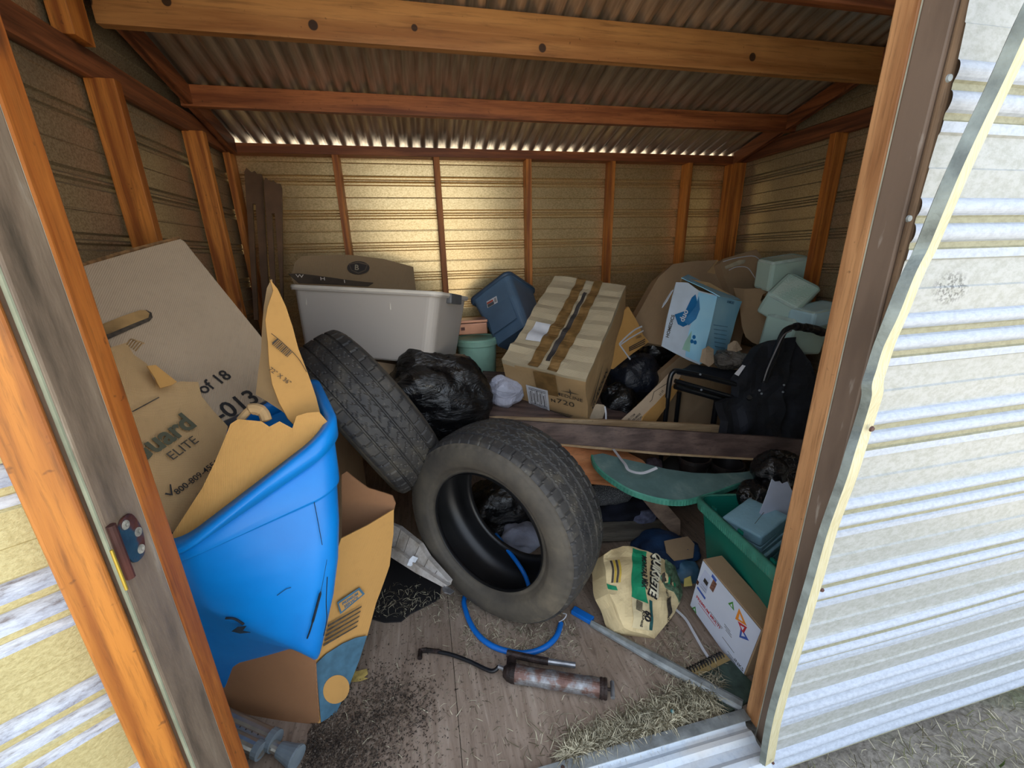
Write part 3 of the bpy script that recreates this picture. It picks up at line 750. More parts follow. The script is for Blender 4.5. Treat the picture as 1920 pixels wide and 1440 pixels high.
# ---------------------------------------------------------------- tyres
def tyre(label, c, ax, R_, w, br, seed=0, nseg=216, lateral=1):
    ax = Vector(ax).normalized(); t = thing('tyre', tuple(Vector(c)-Vector((0, 0, R_))), label, 'tyre')
    u = ax.cross(Vector((0, 0, 1))).normalized(); v = ax.cross(u)
    def place(x, r, a): return Vector(c)+ax*x+(u*math.cos(a)+v*math.sin(a))*r
    # tread, crown across x from -w/2*.86..+.86
    V, F = [], []; xs = []; m = 64
    gro = [-.56, -.19, .19, .56]
    for i in range(m+1): xs.append(-.93+1.86*i/m)
    na = nseg*2
    for ia in range(na):
        a = 2*PI*ia/na
        for x in xs:
            r = R_-.020*abs(x)**2.6*1.0
            if abs(x) > .86: r -= (abs(x)-.86)*.10
            g = min(abs(x-q) for q in gro)
            if g < .030: r -= .007
            else:
                band = abs(x) > .6
                ph = (ia+(2.2*math.sin(x*14) if not band else 5*abs(x)))
                k = ph % 8
                if band and k < 1: r -= .005
                if not band and k < 1 and (abs(x) % .37) > .10: r -= .003
                if not band and 4 <= k < 5 and (abs(x) % .37) < .20: r -= .0025
            V.append(place(x*w/2, r, a))
    n = m+1
    for ia in range(na):
        for j in range(m):
            b = ((ia+1) % na)*n; F.append((ia*n+j, b+j, b+j+1, ia*n+j+1))
    mesh('tread', V, F, RUB_M, t)
    for sgn in (-1, 1):
        prof_ = []
        for k in range(29):
            s = k/28; r = (R_-.024)*(1-s)+br*s
            x = w/2*(.93+.12*math.sin(PI*min(1, s*1.15))-.16*max(0, s-.72)/.28)
            if .10 < s < .13 or .80 < s < .84: x += .0018
            if .18 < s < .2: x += .0012
            if s > .9: x += .003
            prof_.append((x*sgn, r))
        V, F = [], []; na2 = nseg
        for ia in range(na2):
            a = 2*PI*ia/na2
            for k, (x, r) in enumerate(prof_):
                xx = x
                if 1 <= k <= 3 and (ia % 4) == 0: xx -= .004*sgn
                V.append(place(xx, r, a))
        n = len(prof_)
        for ia in range(na2):
            for j in range(n-1):
                b = ((ia+1) % na2)*n; F.append((ia*n+j, b+j, b+j+1, ia*n+j+1))
        mesh('sidewall', V, F, RUBS_M, t, smooth=True)
    V, F = [], []; ip = [(-.89*w/2, br), (-.84*w/2, br-.003), (-.74*w/2, br+.002), (-.72*w/2, br+.02), (-.84*w/2, br+(R_-br)*.45), (-.7*w/2, R_-.035), (-.3*w/2, R_-.022)]
    ip = ip+[(-x, r) for x, r in reversed(ip)]
    for ia in range(120):
        for x, r in ip: V.append(place(x, r, 2*PI*ia/120))
    n = len(ip)
    for ia in range(120):
        for j in range(n-1):
            b = ((ia+1) % 120)*n; F.append((ia*n+j, ia*n+j+1, b+j+1, b+j))
    mesh('inner_lining', V, F, RUBI, t, smooth=True)
    # raised lettering ring
    return t
aa = -2.355
tyre('worn black tyre standing upright in the front of the heap, dusty sidewall facing out', (1.545, -1.543, .400), (math.cos(aa), math.sin(aa), .0), .400, .273, .249)
tyre('worn black tyre leaning back between the blue tote and the clear tote, tread facing out', at(690, 775, y=-1.16), (.80, .36, .47), .385, .255, .235, nseg=180)

o = mesh('straw', *join([tube([at(x, y, y=yy) for x, y, yy in q_], .0012, 5) for q_ in ([(982, 1118, -1.70), (1002, 1140, -1.715), (1030, 1150, -1.715), (1052, 1154, -1.70)], [(1030, 1150, -1.716), (1048, 1146, -1.71), (1056, 1152, -1.69)])]), plain('straw_strand', (190, 178, 140), .8)); tag(o, 'curved straw strand caught low on the sidewall of the standing tyre', 'straw')
# ---------------------------------------------------------------- clear tote, box behind, slotted uprights
q = N('milky_plastic'); MILK = q.out(lin((214, 206, 198)), .35, None, trans=.35, ior=1.3)
MILKR = plain('milky_rim', (222, 214, 202), .4, .05); GLATCH = plain('grey_latch', (96, 96, 98), .5, .1)
def totebody(d, taper, wall=.004, lip=.016, r=.04, rim_h=.02):
    w, dp, h = d; R_ = lambda k, z, ins=0: rrect(w*k-ins*2, dp*k-ins*2, r, z)
    k0 = taper
    f = lambda z: k0+(1-k0)*z/h
    return loft([R_(k0*.96, 0), R_(k0, .008), R_(f(h*.5), h*.5), R_(f(h-rim_h), h-rim_h), R_(f(h-rim_h), h-rim_h, -lip), R_(1, h-.002, -lip), R_(1, h, -lip+.002), R_(1, h, wall), R_(f(h*.5), h*.5, wall), R_(k0, .014, wall), R_(k0*.9, .012, wall)])
c, r, d = (1.099, -.663, 1.083), (-.152, .052, -.423), (.773, .453, .337)
t = boxthing('storage_tote', 'large milky translucent plastic tote with a grey latch, lying on the heap', 'tote', c, r, (d[0], d[1], d[2]))
mesh('tote_body', *totebody(d, .9, .004, .012, .05), MILK, t, world=False, smooth=False, bevel=.0)
mesh('tote_rim', *loft([rrect(d[0]+.026, d[1]+.026, .055, d[2]-.012), rrect(d[0]+.03, d[1]+.03, .057, d[2]-.004), rrect(d[0]+.022, d[1]+.022, .053, d[2]+.004), rrect(d[0], d[1], .045, d[2]+.004), rrect(d[0]-.004, d[1]-.004, .045, d[2]-.004)], False, False), MILKR, t, world=False, smooth=True)
mesh('latch', *gridbox((.03, .16, .05), 3), GLATCH, t, world=False, bevel=.006).location = (d[0]/2+.008, -.02, d[2]-.045)
for x in (-.30, .15): mesh('rib', *boxv(x-.003, x+.003, -d[1]/2+.014, -d[1]/2+.004, d[2]-.09, d[2]-.02), MILKR, t, world=False)
# plank-like carton under it
t = mesh('cardboard_box', *sheetv([(640, 668), (800, 692), (800, 750), (600, 740)], ((640, 665, -.85), (800, 690, -.85), (640, 740, -.86)), .16), CBD); tag(t, 'tan carton wedged under the clear tote behind the tread of the leaning tyre', 'box')
BROWNB = cardboard('cardboard_grey_brown', (150, 124, 92), .1, .4)
t = thing('cardboard_box', tuple(at(660, 545, y=-.36)), 'dusty brown carton with a dark shield emblem behind the clear tote', 'box')
anb = ((560, 480, -.32), (775, 497, -.28), (660, 540, -.36))
mesh('carton_body', *sheetv([(553, 492), (566, 480), (600, 478), (655, 478), (720, 486), (775, 500), (780, 545), (782, 556), (560, 548), (545, 520)], anb, .12, amp=.006, seed=2), BROWNB, t)
plB = plane_of(anb)
decal([(672+21*math.cos(a), 503+12.5*math.sin(a)) for a in [2*PI*k/24 for k in range(24)]], plB, .008, plain('emblem_dark', (58, 46, 36), .7, .1), t, 'emblem')
decal([(654, 495), (672, 492), (690, 496), (686, 508), (672, 514), (659, 508)], plB, .009, plain('emblem_brown', (96, 80, 62), .7, .1), t, 'emblem_shield')
decal([(656, 497), (672, 494), (688, 498), (684, 507), (672, 512), (660, 507)], plB, .0095, plain('emblem_dark2', (50, 40, 32), .7, .1), t, 'emblem_shield')
text('B', .045, plain('emblem_light', (170, 156, 130), .7, .1), t, pxm(669, 503, 689, 505, plB, .0105), bold=.01)
mesh('box_flap', *sheetv([(541, 513), (560, 512), (640, 523), (700, 530), (690, 536), (560, 530)], ((541, 513, -.62), (700, 530, -.55), (560, 530, -.66)), .004, amp=.005), plain('dark_brown_flap', (74, 62, 50), .8, .2), t)
plf = plane_of(((541, 513, -.62), (700, 530, -.55), (560, 530, -.66)))
for s_, px, py in (('W', 562, 519), ('H', 605, 524), ('I', 646, 529)): text(s_, .035, MILKR, t, pxm(px, py, px+20, py+1, plf, .004))
DKB = plain('dark_brown_metal', (116, 84, 58), .6, .2, 8)
for i, (x0, x1, y0, x2, x3, dep) in enumerate(((458, 492, 322, 476, 506, -.03), (494, 528, 340, 512, 531, -.10))):
    o1 = [(x0, y0), (x0+4, y0-8), (x0+9, y0-3), (x0+14, y0+1), (x0+19, y0-2), (x0+24, y0+4), (x1-3, y0+4), (x1, y0+12)]
    yb = 600
    o1 = o1+[(x3, yb), (x2+18, yb), (x1-13, y0+60), (x1-19, y0+60), (x2+8, yb), (x2, yb)]
    nm_ = mesh('bed_rail', *sheetv(o1, ((x0, y0, dep), (x1, y0, dep), (x2, yb, dep-.16)), .016), DKB, bevel=.001)
    tag(nm_, ['leftmost of two dark brown slotted rails leaning in the back left corner', 'shorter dark brown slotted rail leaning just right of the taller one in the back corner'][i], 'rail')
# ================================================================== right and middle of the heap
def bagthing(px, py, y, s, mat, label, seed, rot=(0, 0, 0), cat='trash bag', name='trash_bag', amp=.16, **k):
    o = bag(name, at(px, py, y=y), s, mat, None, seed, amp, rot=rot, **k); tag(o, label, cat); return o
bagthing(814, 748, -.95, (.28, .19, .25), BAG, 'full glossy black trash bag between the leaning tyre and the clear tote', 3, amp=.2)
bagthing(1186, 706, -.62, (.17, .16, .17), BAGN, 'knotted dark trash bag beside the long carton, right of the big taped box', 11, amp=.18)
bagthing(1232, 655, -.45, (.14, .12, .12), BAG, 'wrinkled black bag behind the knotted bag, under the strapped carton', 5, amp=.22)
bagthing(935, 955, -1.02, (.2, .16, .17), BAG, 'crinkled black trash bag seen through the hole of the front tyre', 21, amp=.26)
bagthing(1455, 893, -1.56, (.11, .09, .13), BAG, 'crumpled black bag hanging beside the right jamb behind the green tote', 8, amp=.24)
bagthing(1415, 945, -1.62, (.085, .08, .11), BAG, 'small crumpled black bag draped into the green tote under its warped lid', 31, amp=.26)
bagthing(945, 735, -.86, (.10, .07, .09), BAGW, 'thin whitish plastic bag left of the big taped box', 2, amp=.2, name='plastic_bag', cat='bag')
bagthing(1160, 764, -.80, (.12, .10, .15), BAG, 'low black bag in the shadow between the taped box and the long carton', 14, amp=.2)

# brown table top and carton behind the plank
WALNUT = wood('dark_walnut_board', (112, 92, 84), (78, 62, 58), 'x', .5, sc_=.9)
WTAN = wood('tan_board', (196, 168, 130), (164, 134, 98), 'x', .6, sc_=.6)
WORANGE = wood('orange_board', (204, 140, 96), (176, 112, 70), 'x', .5, sc_=.6)
WGREY = wood('grey_board', (128, 122, 110), (98, 92, 82), 'x', .7, sc_=.6)
WBR = wood('brown_board', (132, 108, 88), (96, 76, 60), 'x', .6, sc_=.6)
o = mesh('table_top', *sheetv([(905, 695), (1170, 712), (1200, 792), (900, 785)], ((905, 695, -.50), (1130, 710, -.50), (980, 790, -1.02)), .03), WALNUT, bevel=.002); tag(o, 'dark brown table top lying under the big taped box', 'table top')
o = mesh('plank', *sheetv([(905, 781), (1060, 786), (1160, 789), (1250, 793), (1340, 797), (1369, 801), (1374, 812), (1371, 820), (1300, 812), (1060, 800), (900, 795)], ((905, 781, -.99), (1371, 801, -1.17), (1060, 800, -1.05)), .022), WTAN, bevel=.002); tag(o, 'tan board edge lying just behind the long dark plank', 'plank')
o = mesh('plank', *sheetv([(930, 786), (1060, 795), (1240, 806), (1440, 819), (1540, 828), (1530, 868), (1431, 863), (1240, 850), (1060, 834), (930, 825)], ((930, 786, -1.02), (1530, 830, -1.42), (1060, 834, -1.12)), .018, amp=.003, step=40), WALNUT, bevel=.001); tag(o, 'long dark walnut plank crossing the heap to the right jamb', 'plank')
mesh('pale_edge', *sheetv([(1000, 829), (1060, 833), (1240, 849), (1431, 861), (1431, 864), (1240, 853), (1060, 837), (1000, 833)], ((930, 786, -1.026), (1530, 830, -1.426), (1060, 834, -1.126)), .020), WTAN, o)
o = mesh('drawer_front', *sheetv([(1040, 832), (1100, 835), (1165, 842), (1205, 862), (1240, 900), (1200, 925), (1145, 908), (1100, 903), (1060, 895), (1010, 860)], ((1060, 835, -1.12), (1165, 842, -1.12), (1100, 903, -1.30)), .018), WORANGE, bevel=.002); tag(o, 'orange-brown laminate board under the walnut plank behind the front tyre', 'board')
o = mesh('board', *sheetv([(1155, 905), (1170, 906), (1200, 912), (1245, 940), (1276, 975), (1276, 1002), (1268, 1008), (1230, 968), (1195, 925)], ((1160, 906, -1.25), (1276, 975, -1.40), (1268, 1008, -1.42)), .02), WBR, bevel=.002); tag(o, 'brown board end slanting down onto the grey shelf board', 'board')
o = mesh('board', *sheetv([(1120, 979), (1200, 976), (1330, 972), (1330, 1003), (1230, 1008), (1120, 1010)], ((1130, 979, -1.24), (1310, 972, -1.24), (1200, 1008, -1.36)), .02), WGREY, bevel=.002); tag(o, 'grey shelf board lying flat behind the mortar bag', 'board')

# ---------------------------------------------------------------- the big taped carton
c, r, d = (2.127, -.741, .916), (.561, .101, -.683), (.451, .748, .359)
t = boxthing('cardboard_box', 'big battered taped carton with dusty pale top and medical supplier print, in the middle', 'box', c, r, d)
V, F = gridbox(d, 20, .013, 7, freq=5, sag=.012)
K = []
def cmat(V, f):
    zs = [V[i].z for i in f]; return 1 if min(zs) > d[2]-.035 else 0
K = [cmat(V, f) for f in F]
# transverse wrinkles on the top
for v in V:
    if v.z > d[2]*.85: v.z += .006*math.sin(v.y*60+2*math.sin(v.x*9))*(.4+abs(noise.noise(v*6))*2)
mesh('carton_body', V, F, None, t, world=False, mats=[CBM, CBT], fmat=K)
top = d[2]
def topstrip(x0, x1, lift, nm, mat, y0=-.5, y1=.5, lab=None):
    V = []; F = []; n = 40
    for i in range(n+1):
        y = d[1]*(y0+(y1-y0)*i/n)
        for x in (x0+.008*math.sin(y*7), (x0+x1)/2, x1+.008*math.sin(y*5+1)):
            z = top-.012*(1-(2*x/d[0])**2)*(1-(2*y/d[1])**2)+.013*noise.noise(Vector((x, y, top))*5+Vector((21.7+0, 11.9+9, 6.3)))
            z += .006*math.sin(y*60+2*math.sin(x*9))*(.4+abs(noise.noise(Vector((x, y, top))*6))*2)
            V.append((x, y, z+lift))
    for i in range(n):
        for j in range(2): F.append((i*3+j, i*3+j+1, i*3+j+4, i*3+j+3))
    return mesh(nm, V, F, mat, t, world=False, solid=.001, label=lab)
topstrip(-.075, -.018, .008, 'packing_tape', TAPE); topstrip(.030, .082, .008, 'packing_tape', TAPE)
topstrip(.000, .020, .006, 'lid_gap', plain('grey_gap', (72, 66, 64), .9, .3), -.42, .34)
topstrip(-.165, -.085, .010, 'paper_label', WHITEP, -.26, -.07, 'blank white paper label')
fy = -d[1]/2
fm = lambda x, z, a=0: lmat(t, (x, fy-.010, z), (math.cos(a), 0, math.sin(a)), (-math.sin(a), 0, math.cos(a)))
mesh('shipping_label', *rect(fm(-.055, .12, -.06), 0, 0, .125, .185), WHITEP, t)
mesh('barcode', *join([rect(fm(-.055, .12, -.06), -.05+k*.0095, .015*((k % 3)-1), .0045 if k % 2 else .002, .10, .0009) for k in range(11)]), INK, t)
for k in range(5): mesh('print_line', *rect(fm(-.055, .12, -.06), 0, -.085+k*.012+(.11 if k > 2 else 0), .10, .004, .0009), INK, t)
text('GU', .036, INK, t, fm(-.175, .155), bold=.02); text('N', .036, INK, t, fm(.035, .130), bold=.02)
text('MEDLINE', .036, INKG, t, fm(.130, .195, -.08), bold=.008)
st = []
for k in range(8):
    rr = (.032 if k % 4 == 2 else .05 if k % 4 == 0 else .009) if k % 2 == 0 else .006
    a = 2*PI*k/8; st.append((rr*math.cos(a), rr*math.sin(a)))
mesh('star_mark', *flatpoly(st, fm(.14, .235), .0004), INKG, t)
text('720', .055, INKG, t, fm(.105, .135, -.05), sx=1.25)
for k in range(4): mesh('print_line', *rect(fm(-.165, .125-k*.012), 0, 0, .05, .003), INKG, t)
for k in range(5): mesh('print_line', *rect(fm(.03, .035-k*.006), 0, 0, .22-.01*k, .0022), INKG, t)
mesh('front_tape', *rect(fm(.01, .26), 0, 0, .12, .17, .0005), TAPE, t)
sm_ = lambda y, z, a=0: lmat(t, (d[0]/2+.010, y, z), (0, math.cos(a), math.sin(a)), (0, -math.sin(a), math.cos(a)))
text('GUARDIAN', .055, INK, t, sm_(-.20, .085), bold=.02, sx=1.0)
mesh('side_mark', *flatpoly([(-.11, -.035), (.10, .05), (.12, .055), (-.06, -.035)], sm_(-.25, .16), .0005), INK, t)

# ---------------------------------------------------------------- navy tote, green bucket, copper box
NAVY = plain('slate_blue_plastic', (92, 118, 144), .38, .1, 6)
NAVYD = plain('slate_blue_rim', (66, 88, 112), .4, .1, 6)
c, r, d = (1.90, -.22, 1.015), (-.50, -.60, -.54), (.33, .35, .385)
t = boxthing('plastic_tote', 'slate blue plastic tote tipped sideways with a red and white label', 'tote', c, r, d)
mesh('tote_body', *totebody(d, .80, .004, .010, .045), NAVY, t, world=False, smooth=False, bevel=.004)
mesh('tote_rim', *loft([rrect(d[0]+.020, d[1]+.020, .05, d[2]-.022), rrect(d[0]+.03, d[1]+.03, .055, d[2]-.01), rrect(d[0]+.026, d[1]+.026, .053, d[2]+.003), rrect(d[0]-.01, d[1]-.01, .045, d[2]+.003)], False, False), NAVYD, t, world=False, smooth=True, solid=.003)
mesh('panel_outline', *xform(boxv(-.10, .10, 0, .004, -.14, .13), T((0, -d[1]/2+.011, .20), (-.075, 0, 0))), NAVY, t, world=False, bevel=.006)
lm = T((-.02, -d[1]/2+.004, .27), (PI/2-.075, .15, 0))
mesh('label', *xform(rect(Matrix(), 0, 0, .085, .05), lm), WHITEP, t, world=False, label='cream and red sticker')
mesh('label_red', *xform(rect(Matrix(), -.015, .008, .05, .014, .001), lm), plain('label_red', (196, 84, 66), .5), t, world=False)
mesh('label_grey', *xform(rect(Matrix(), -.012, -.012, .052, .022, .001), lm), plain('label_grey', (86, 92, 96), .5), t, world=False)
mesh('label_print', *xform(join([rect(Matrix(), .028, -.012+.008*k, .018, .004, .001) for k in range(4)]), lm), INKG, t, world=False)
mesh('handle', *xform(gridbox((.03, .12, .03), 3), T((-d[0]/2-.012, 0, d[2]-.04))), NAVYD, t, world=False, bevel=.005)
c0 = at(893, 632, y=-.30); GRN = plain('pale_green_plastic', (168, 214, 190), .45, .08); 
t = thing('bucket', (c0.x, -.30, 0), 'pale green lidded bucket behind the right end of the clear tote', 'bucket')
zt = c0.z
mesh('bucket_body', *xform(loft([circ(.115, zt-.42), circ(.128, zt-.05), circ(.128, zt-.03), circ(.13, zt-.02)]), T((c0.x, -.30, 0))), GRN, t, smooth=True)
mesh('lid', *xform(loft([circ(.134, zt-.045), circ(.138, zt-.043), circ(.138, zt-.012), circ(.132, zt-.010), circ(.132, zt), circ(.122, zt+.002), circ(.12, zt-.006)]), T((c0.x, -.30, 0))), GRN, t)
t2 = thing('carton_stand', (c0.x, -.30, 0), 'dark carton under the green bucket, mostly in shadow', 'box'); t2.name = 'cardboard_box'
MW[t2.name] = Matrix.Translation((c0.x, -.30, 0))
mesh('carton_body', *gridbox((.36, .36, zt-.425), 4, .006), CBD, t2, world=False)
COP = plain('copper_tin', (196, 140, 112), .3, .1, 8, metal=.3)
t = thing('tin_box', tuple(at(884, 614, y=-.30)-Vector((0, 0, .035))), 'small copper-pink tin box on the green bucket', 'tin')
mesh('tin_body', *gridbox((.19, .13, .072), 2), COP, t, world=False, bevel=.006); mesh('tin_lid', *xform(gridbox((.196, .136, .018), 2), T((0, 0, .074))), COP, t, world=False, bevel=.004)
mesh('tin_label', *boxv(-.075, -.05, -.067, -.0655, .03, .05), plain('tin_label', (110, 62, 50), .5), t, world=False)

# ---------------------------------------------------------------- cartons at the back right
STRAP = plain('white_strap', (206, 208, 214), .5, .05)
t = thing('cardboard_box', tuple(at(1185, 650, y=-.40)), 'small orange-brown carton with white strapping, tipped right of the big taped box', 'box')
an = ((1160, 620, -.72), (1215, 625, -.64), (1170, 690, -.76))
mesh('carton_body', *sheetv([(1150, 600), (1178, 575), (1196, 606), (1206, 628), (1217, 641), (1190, 660), (1150, 692), (1140, 690)], an, .08, amp=.004), CBO, t)
plT = plane_of(an)
def straps(pts, pl, w, t, off=.004): mesh('strap', *ribbon([onplane(x, y, pl)-pl[1]*off for x, y in pts], w, .0015, pl[1], 4), STRAP, t)
straps([(1160, 645), (1175, 630), (1190, 618), (1203, 612)], plT, .010, t); straps([(1160, 645), (1172, 662), (1181, 674)], plT, .010, t); straps([(1160, 648), (1180, 634), (1205, 620)], plT, .008, t, .006)
for k in range(3): decal([(1178, 657-k*3), (1208, 643-k*4), (1208, 645-k*4), (1178, 659-k*3)], plT, .006, INKG, t, 'print_line')
text('15005', .022, INKG, t, pxm(1196, 632, 1204, 629, plT, .006))
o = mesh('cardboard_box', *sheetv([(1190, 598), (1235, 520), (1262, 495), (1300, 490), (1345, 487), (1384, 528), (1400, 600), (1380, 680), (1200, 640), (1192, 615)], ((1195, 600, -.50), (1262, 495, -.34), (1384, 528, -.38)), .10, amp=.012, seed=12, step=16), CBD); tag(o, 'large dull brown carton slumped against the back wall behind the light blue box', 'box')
o = mesh('cardboard_flap', *sheetv([(1318, 520), (1345, 487), (1383, 529), (1378, 550), (1350, 560)], ((1318, 520, -.36), (1345, 487, -.33), (1383, 529, -.36)), .004, amp=.004), CBM); tag(o, 'pointed brown cardboard flap above the light blue box', 'cardboard')
t = thing('cardboard_box', tuple(at(1392, 520, y=-.36)), 'brown carton with thin white straps high at the back right corner', 'box')
an = ((1352, 495, -.40), (1425, 470, -.36), (1400, 545, -.46))
mesh('carton_body', *sheetv([(1350, 494), (1357, 485), (1418, 467), (1427, 480), (1432, 488), (1425, 545), (1400, 560), (1370, 555)], an, .10, amp=.006, seed=3), CBD, t)
plK = plane_of(an)
straps([(1355, 491), (1380, 484), (1415, 481), (1430, 499)], plK, .006, t); straps([(1366, 507), (1380, 501), (1400, 502), (1412, 517), (1425, 538)], plK, .006, t)
decal([(1358, 500), (1385, 488), (1398, 487), (1395, 494), (1360, 505)], plK, .003, plain('torn_tape', (196, 186, 160), .5, .2), t, 'torn_tape')
o = mesh('cardboard_flap', *sheetv([(1376, 539), (1395, 541), (1440, 541), (1448, 545), (1430, 552), (1426, 563), (1440, 590), (1455, 625), (1458, 634), (1425, 648), (1410, 642), (1398, 632), (1391, 610), (1389, 580)], ((1376, 539, -.60), (1448, 545, -.66), (1425, 648, -.80)), .005, amp=.008, seed=5), CBD); tag(o, 'bent brown cardboard sheet with a rounded corner right of the light blue box', 'cardboard')
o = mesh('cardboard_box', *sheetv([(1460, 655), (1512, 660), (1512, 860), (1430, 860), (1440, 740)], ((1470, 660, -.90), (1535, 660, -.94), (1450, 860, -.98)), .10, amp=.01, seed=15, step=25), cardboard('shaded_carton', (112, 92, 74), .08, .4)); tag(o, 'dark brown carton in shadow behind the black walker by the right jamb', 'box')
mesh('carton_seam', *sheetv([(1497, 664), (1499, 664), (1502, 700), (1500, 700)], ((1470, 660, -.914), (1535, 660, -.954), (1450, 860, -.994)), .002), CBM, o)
o = mesh('cardboard_box', *sheetv([(1240, 700), (1290, 655), (1330, 690), (1350, 760), (1380, 820), (1260, 830), (1238, 760)], ((1245, 700, -.78), (1330, 690, -.78), (1260, 830, -.86)), .06, amp=.008, seed=18, step=20), CBD); tag(o, 'brown carton seen through the legs of the black walker', 'box')
# light blue shoe-spa box
LBL = N('light_blue_print'); _f = LBL.noise(3, 3); LB1 = LBL.out(LBL.mix(LBL.rampf(_f, .35, .65), lin((140, 204, 238)), lin((180, 226, 246))), .45)
LBW = plain('pale_blue_white', (200, 214, 230), .45, .06); LBD = plain('deep_blue_print', (24, 110, 170), .4, .1)
t = thing('cardboard_box', tuple(at(1312, 684, y=-.92)), 'light blue and white open printed carton standing behind the black walker', 'box')
an1 = ((1269, 529, -.86), (1345, 554, -.90), (1240, 649, -.92)); an2 = ((1345, 554, -.90), (1390, 564, -.74), (1312, 684, -.95))
mesh('front_panel', *sheetv([(1268, 529), (1290, 530), (1310, 545), (1345, 554), (1330, 620), (1312, 684), (1290, 675), (1240, 649), (1250, 600)], an1, .005, amp=.004, seed=1), LBW, t)
mesh('side_panel', *sheetv([(1345, 554), (1368, 560), (1391, 565), (1378, 605), (1365, 653), (1340, 668), (1312, 684), (1330, 620)], an2, .005, amp=.004, seed=2), LB1, t)
mesh('back_panel', *sheetv([(1278, 520), (1330, 530), (1391, 564), (1366, 640), (1260, 630)], ((1278, 520, -.74), (1391, 564, -.72), (1260, 630, -.78)), .005), CBM, t)
mesh('lid_flap', *sheetv([(1278, 520), (1290, 515), (1328, 534), (1362, 548), (1388, 562), (1350, 556), (1320, 540)], ((1278, 520, -.80), (1388, 562, -.74), (1320, 540, -.86)), .004, amp=.004), LB1, t)
pl1 = plane_of(an1); pl2 = plane_of(an2)
mesh('torn_corner', *sheetv([(1262, 543), (1250, 565), (1241, 577), (1243, 570), (1258, 546)], ((1262, 543, -.9), (1250, 565, -.92), (1243, 570, -.9)), .003), LBW, t)
decal([(1309, 548), (1344, 556), (1330, 620), (1314, 682), (1284, 668), (1290, 625), (1300, 590)], pl1, .004, LB1, t, 'blue_panel')
decal([(1264, 590), (1284, 583), (1296, 558), (1303, 552), (1306, 566), (1306, 590), (1296, 605), (1280, 613), (1270, 608)], pl1, .0055, LBD, t, 'product_picture')
decal([(1281, 602), (1303, 575), (1309, 555), (1311, 580), (1304, 598), (1290, 610)], pl1, .0065, plain('mid_blue', (58, 132, 190), .4), t, 'product_picture')
decal([(1284, 640), (1296, 620), (1292, 660), (1278, 655)], pl1, .0055, plain('pale_green_print', (160, 206, 190), .5), t, 'green_print')
text('duo', .045, WHITEP, t, pxm(1281, 592, 1288, 575, pl1, .008), bold=.02)
text('HOMEDICS', .026, INKG, t, pxm(1256, 612, 1262, 590, pl1, .005), bold=.02)
text('HOMEDICS', .020, plain('blue_ink', (60, 110, 150), .6), t, pxm(1368, 567, 1378, 569, pl2, .006), bold=.02)
for k in range(7): decal([(1336+k*.5, 600+k*8), (1364-k, 604+k*8), (1364-k, 605.5+k*8), (1336+k*.5, 602+k*8)], pl2, .004, plain('faint_blue', (112, 168, 208), .5), t, 'print_line') if k else None
for (x, y) in ((1300, 632), (1296, 640), (1302, 642)): decal([(x+4*math.cos(a)*.8, y+4*math.sin(a)) for a in [2*PI*q_/8 for q_ in range(8)]], pl1, .007, LBD, t, 'blue_dot')
# wrapped packs of pads
q = N('film_wrapped_pads'); w_ = q.n('TexWave', bands_direction='Z', i_Scale=22.0, i_Distortion=2.5).outputs[1]; _f = q.noise(8, 4)
PADM = q.out(q.mix(q.math('MULTIPLY', w_, .6), lin((190, 228, 218)), lin((232, 250, 244))), .2, q.math('ADD', q.math('MULTIPLY', w_, .5), q.noise(11, 4)), .55, .006, coat=.5)
PADB = plain('blue_pads', (200, 236, 246), .4, .06, 9)
def padpack(px, py, y, d, rot, label, mat=PADM, seed=1):
    c_ = at(px, py, y=y); Rm = Euler(rot).to_matrix(); b = c_-Rm @ Vector((0, 0, d[2]/2))
    t = thing('pad_pack', tuple(b), label, 'pack of pads', rot=rot)
    mesh('pads', *gridbox(d, 6, .004, seed), mat, t, world=False, bevel=.02, smooth=False)
    mesh('film_edge', *xform(loft([rrect(d[0]*1.01, d[1]*1.01, .03, d[2]*.93), rrect(d[0]*1.012, d[1]*1.012, .03, d[2]*.96), rrect(d[0]*.96, d[1]*.95, .03, d[2]*1.01)], False, False), Matrix()), plain('clear_film', (190, 214, 208), .15, .1, 20, .3) if 'clear_film' not in bpy.data.materials else bpy.data.materials['clear_film'], t, world=False, smooth=True)
    return t
padpack(1463, 512, -.66, (.25, .15, .19), (.15, -.12, -.1), 'pale green film-wrapped pack of pads, topmost at the back right')
padpack(1477, 563, -.86, (.24, .20, .17), (.55, -.5, .3), 'pale green shiny film-wrapped pad pack lying tilted below the topmost one', seed=4)
padpack(1488, 626, -.90, (.30, .2, .22), (.1, .06, .1), 'pale turquoise pad pack under the tilted one, behind the walker handle', seed=6)
padpack(1532, 590, -1.02, (.26, .16, .10), (.1, -.1, .1), 'smooth light blue pad pack beside the right jamb behind the walker handle', PADB, 8)
o = mesh('cardboard_box', *boxv(3.05, 3.60, -.80, -.10, 0, .74), CBD); tag(o, 'dark carton stack carrying the pad packs in the back right corner', 'box')
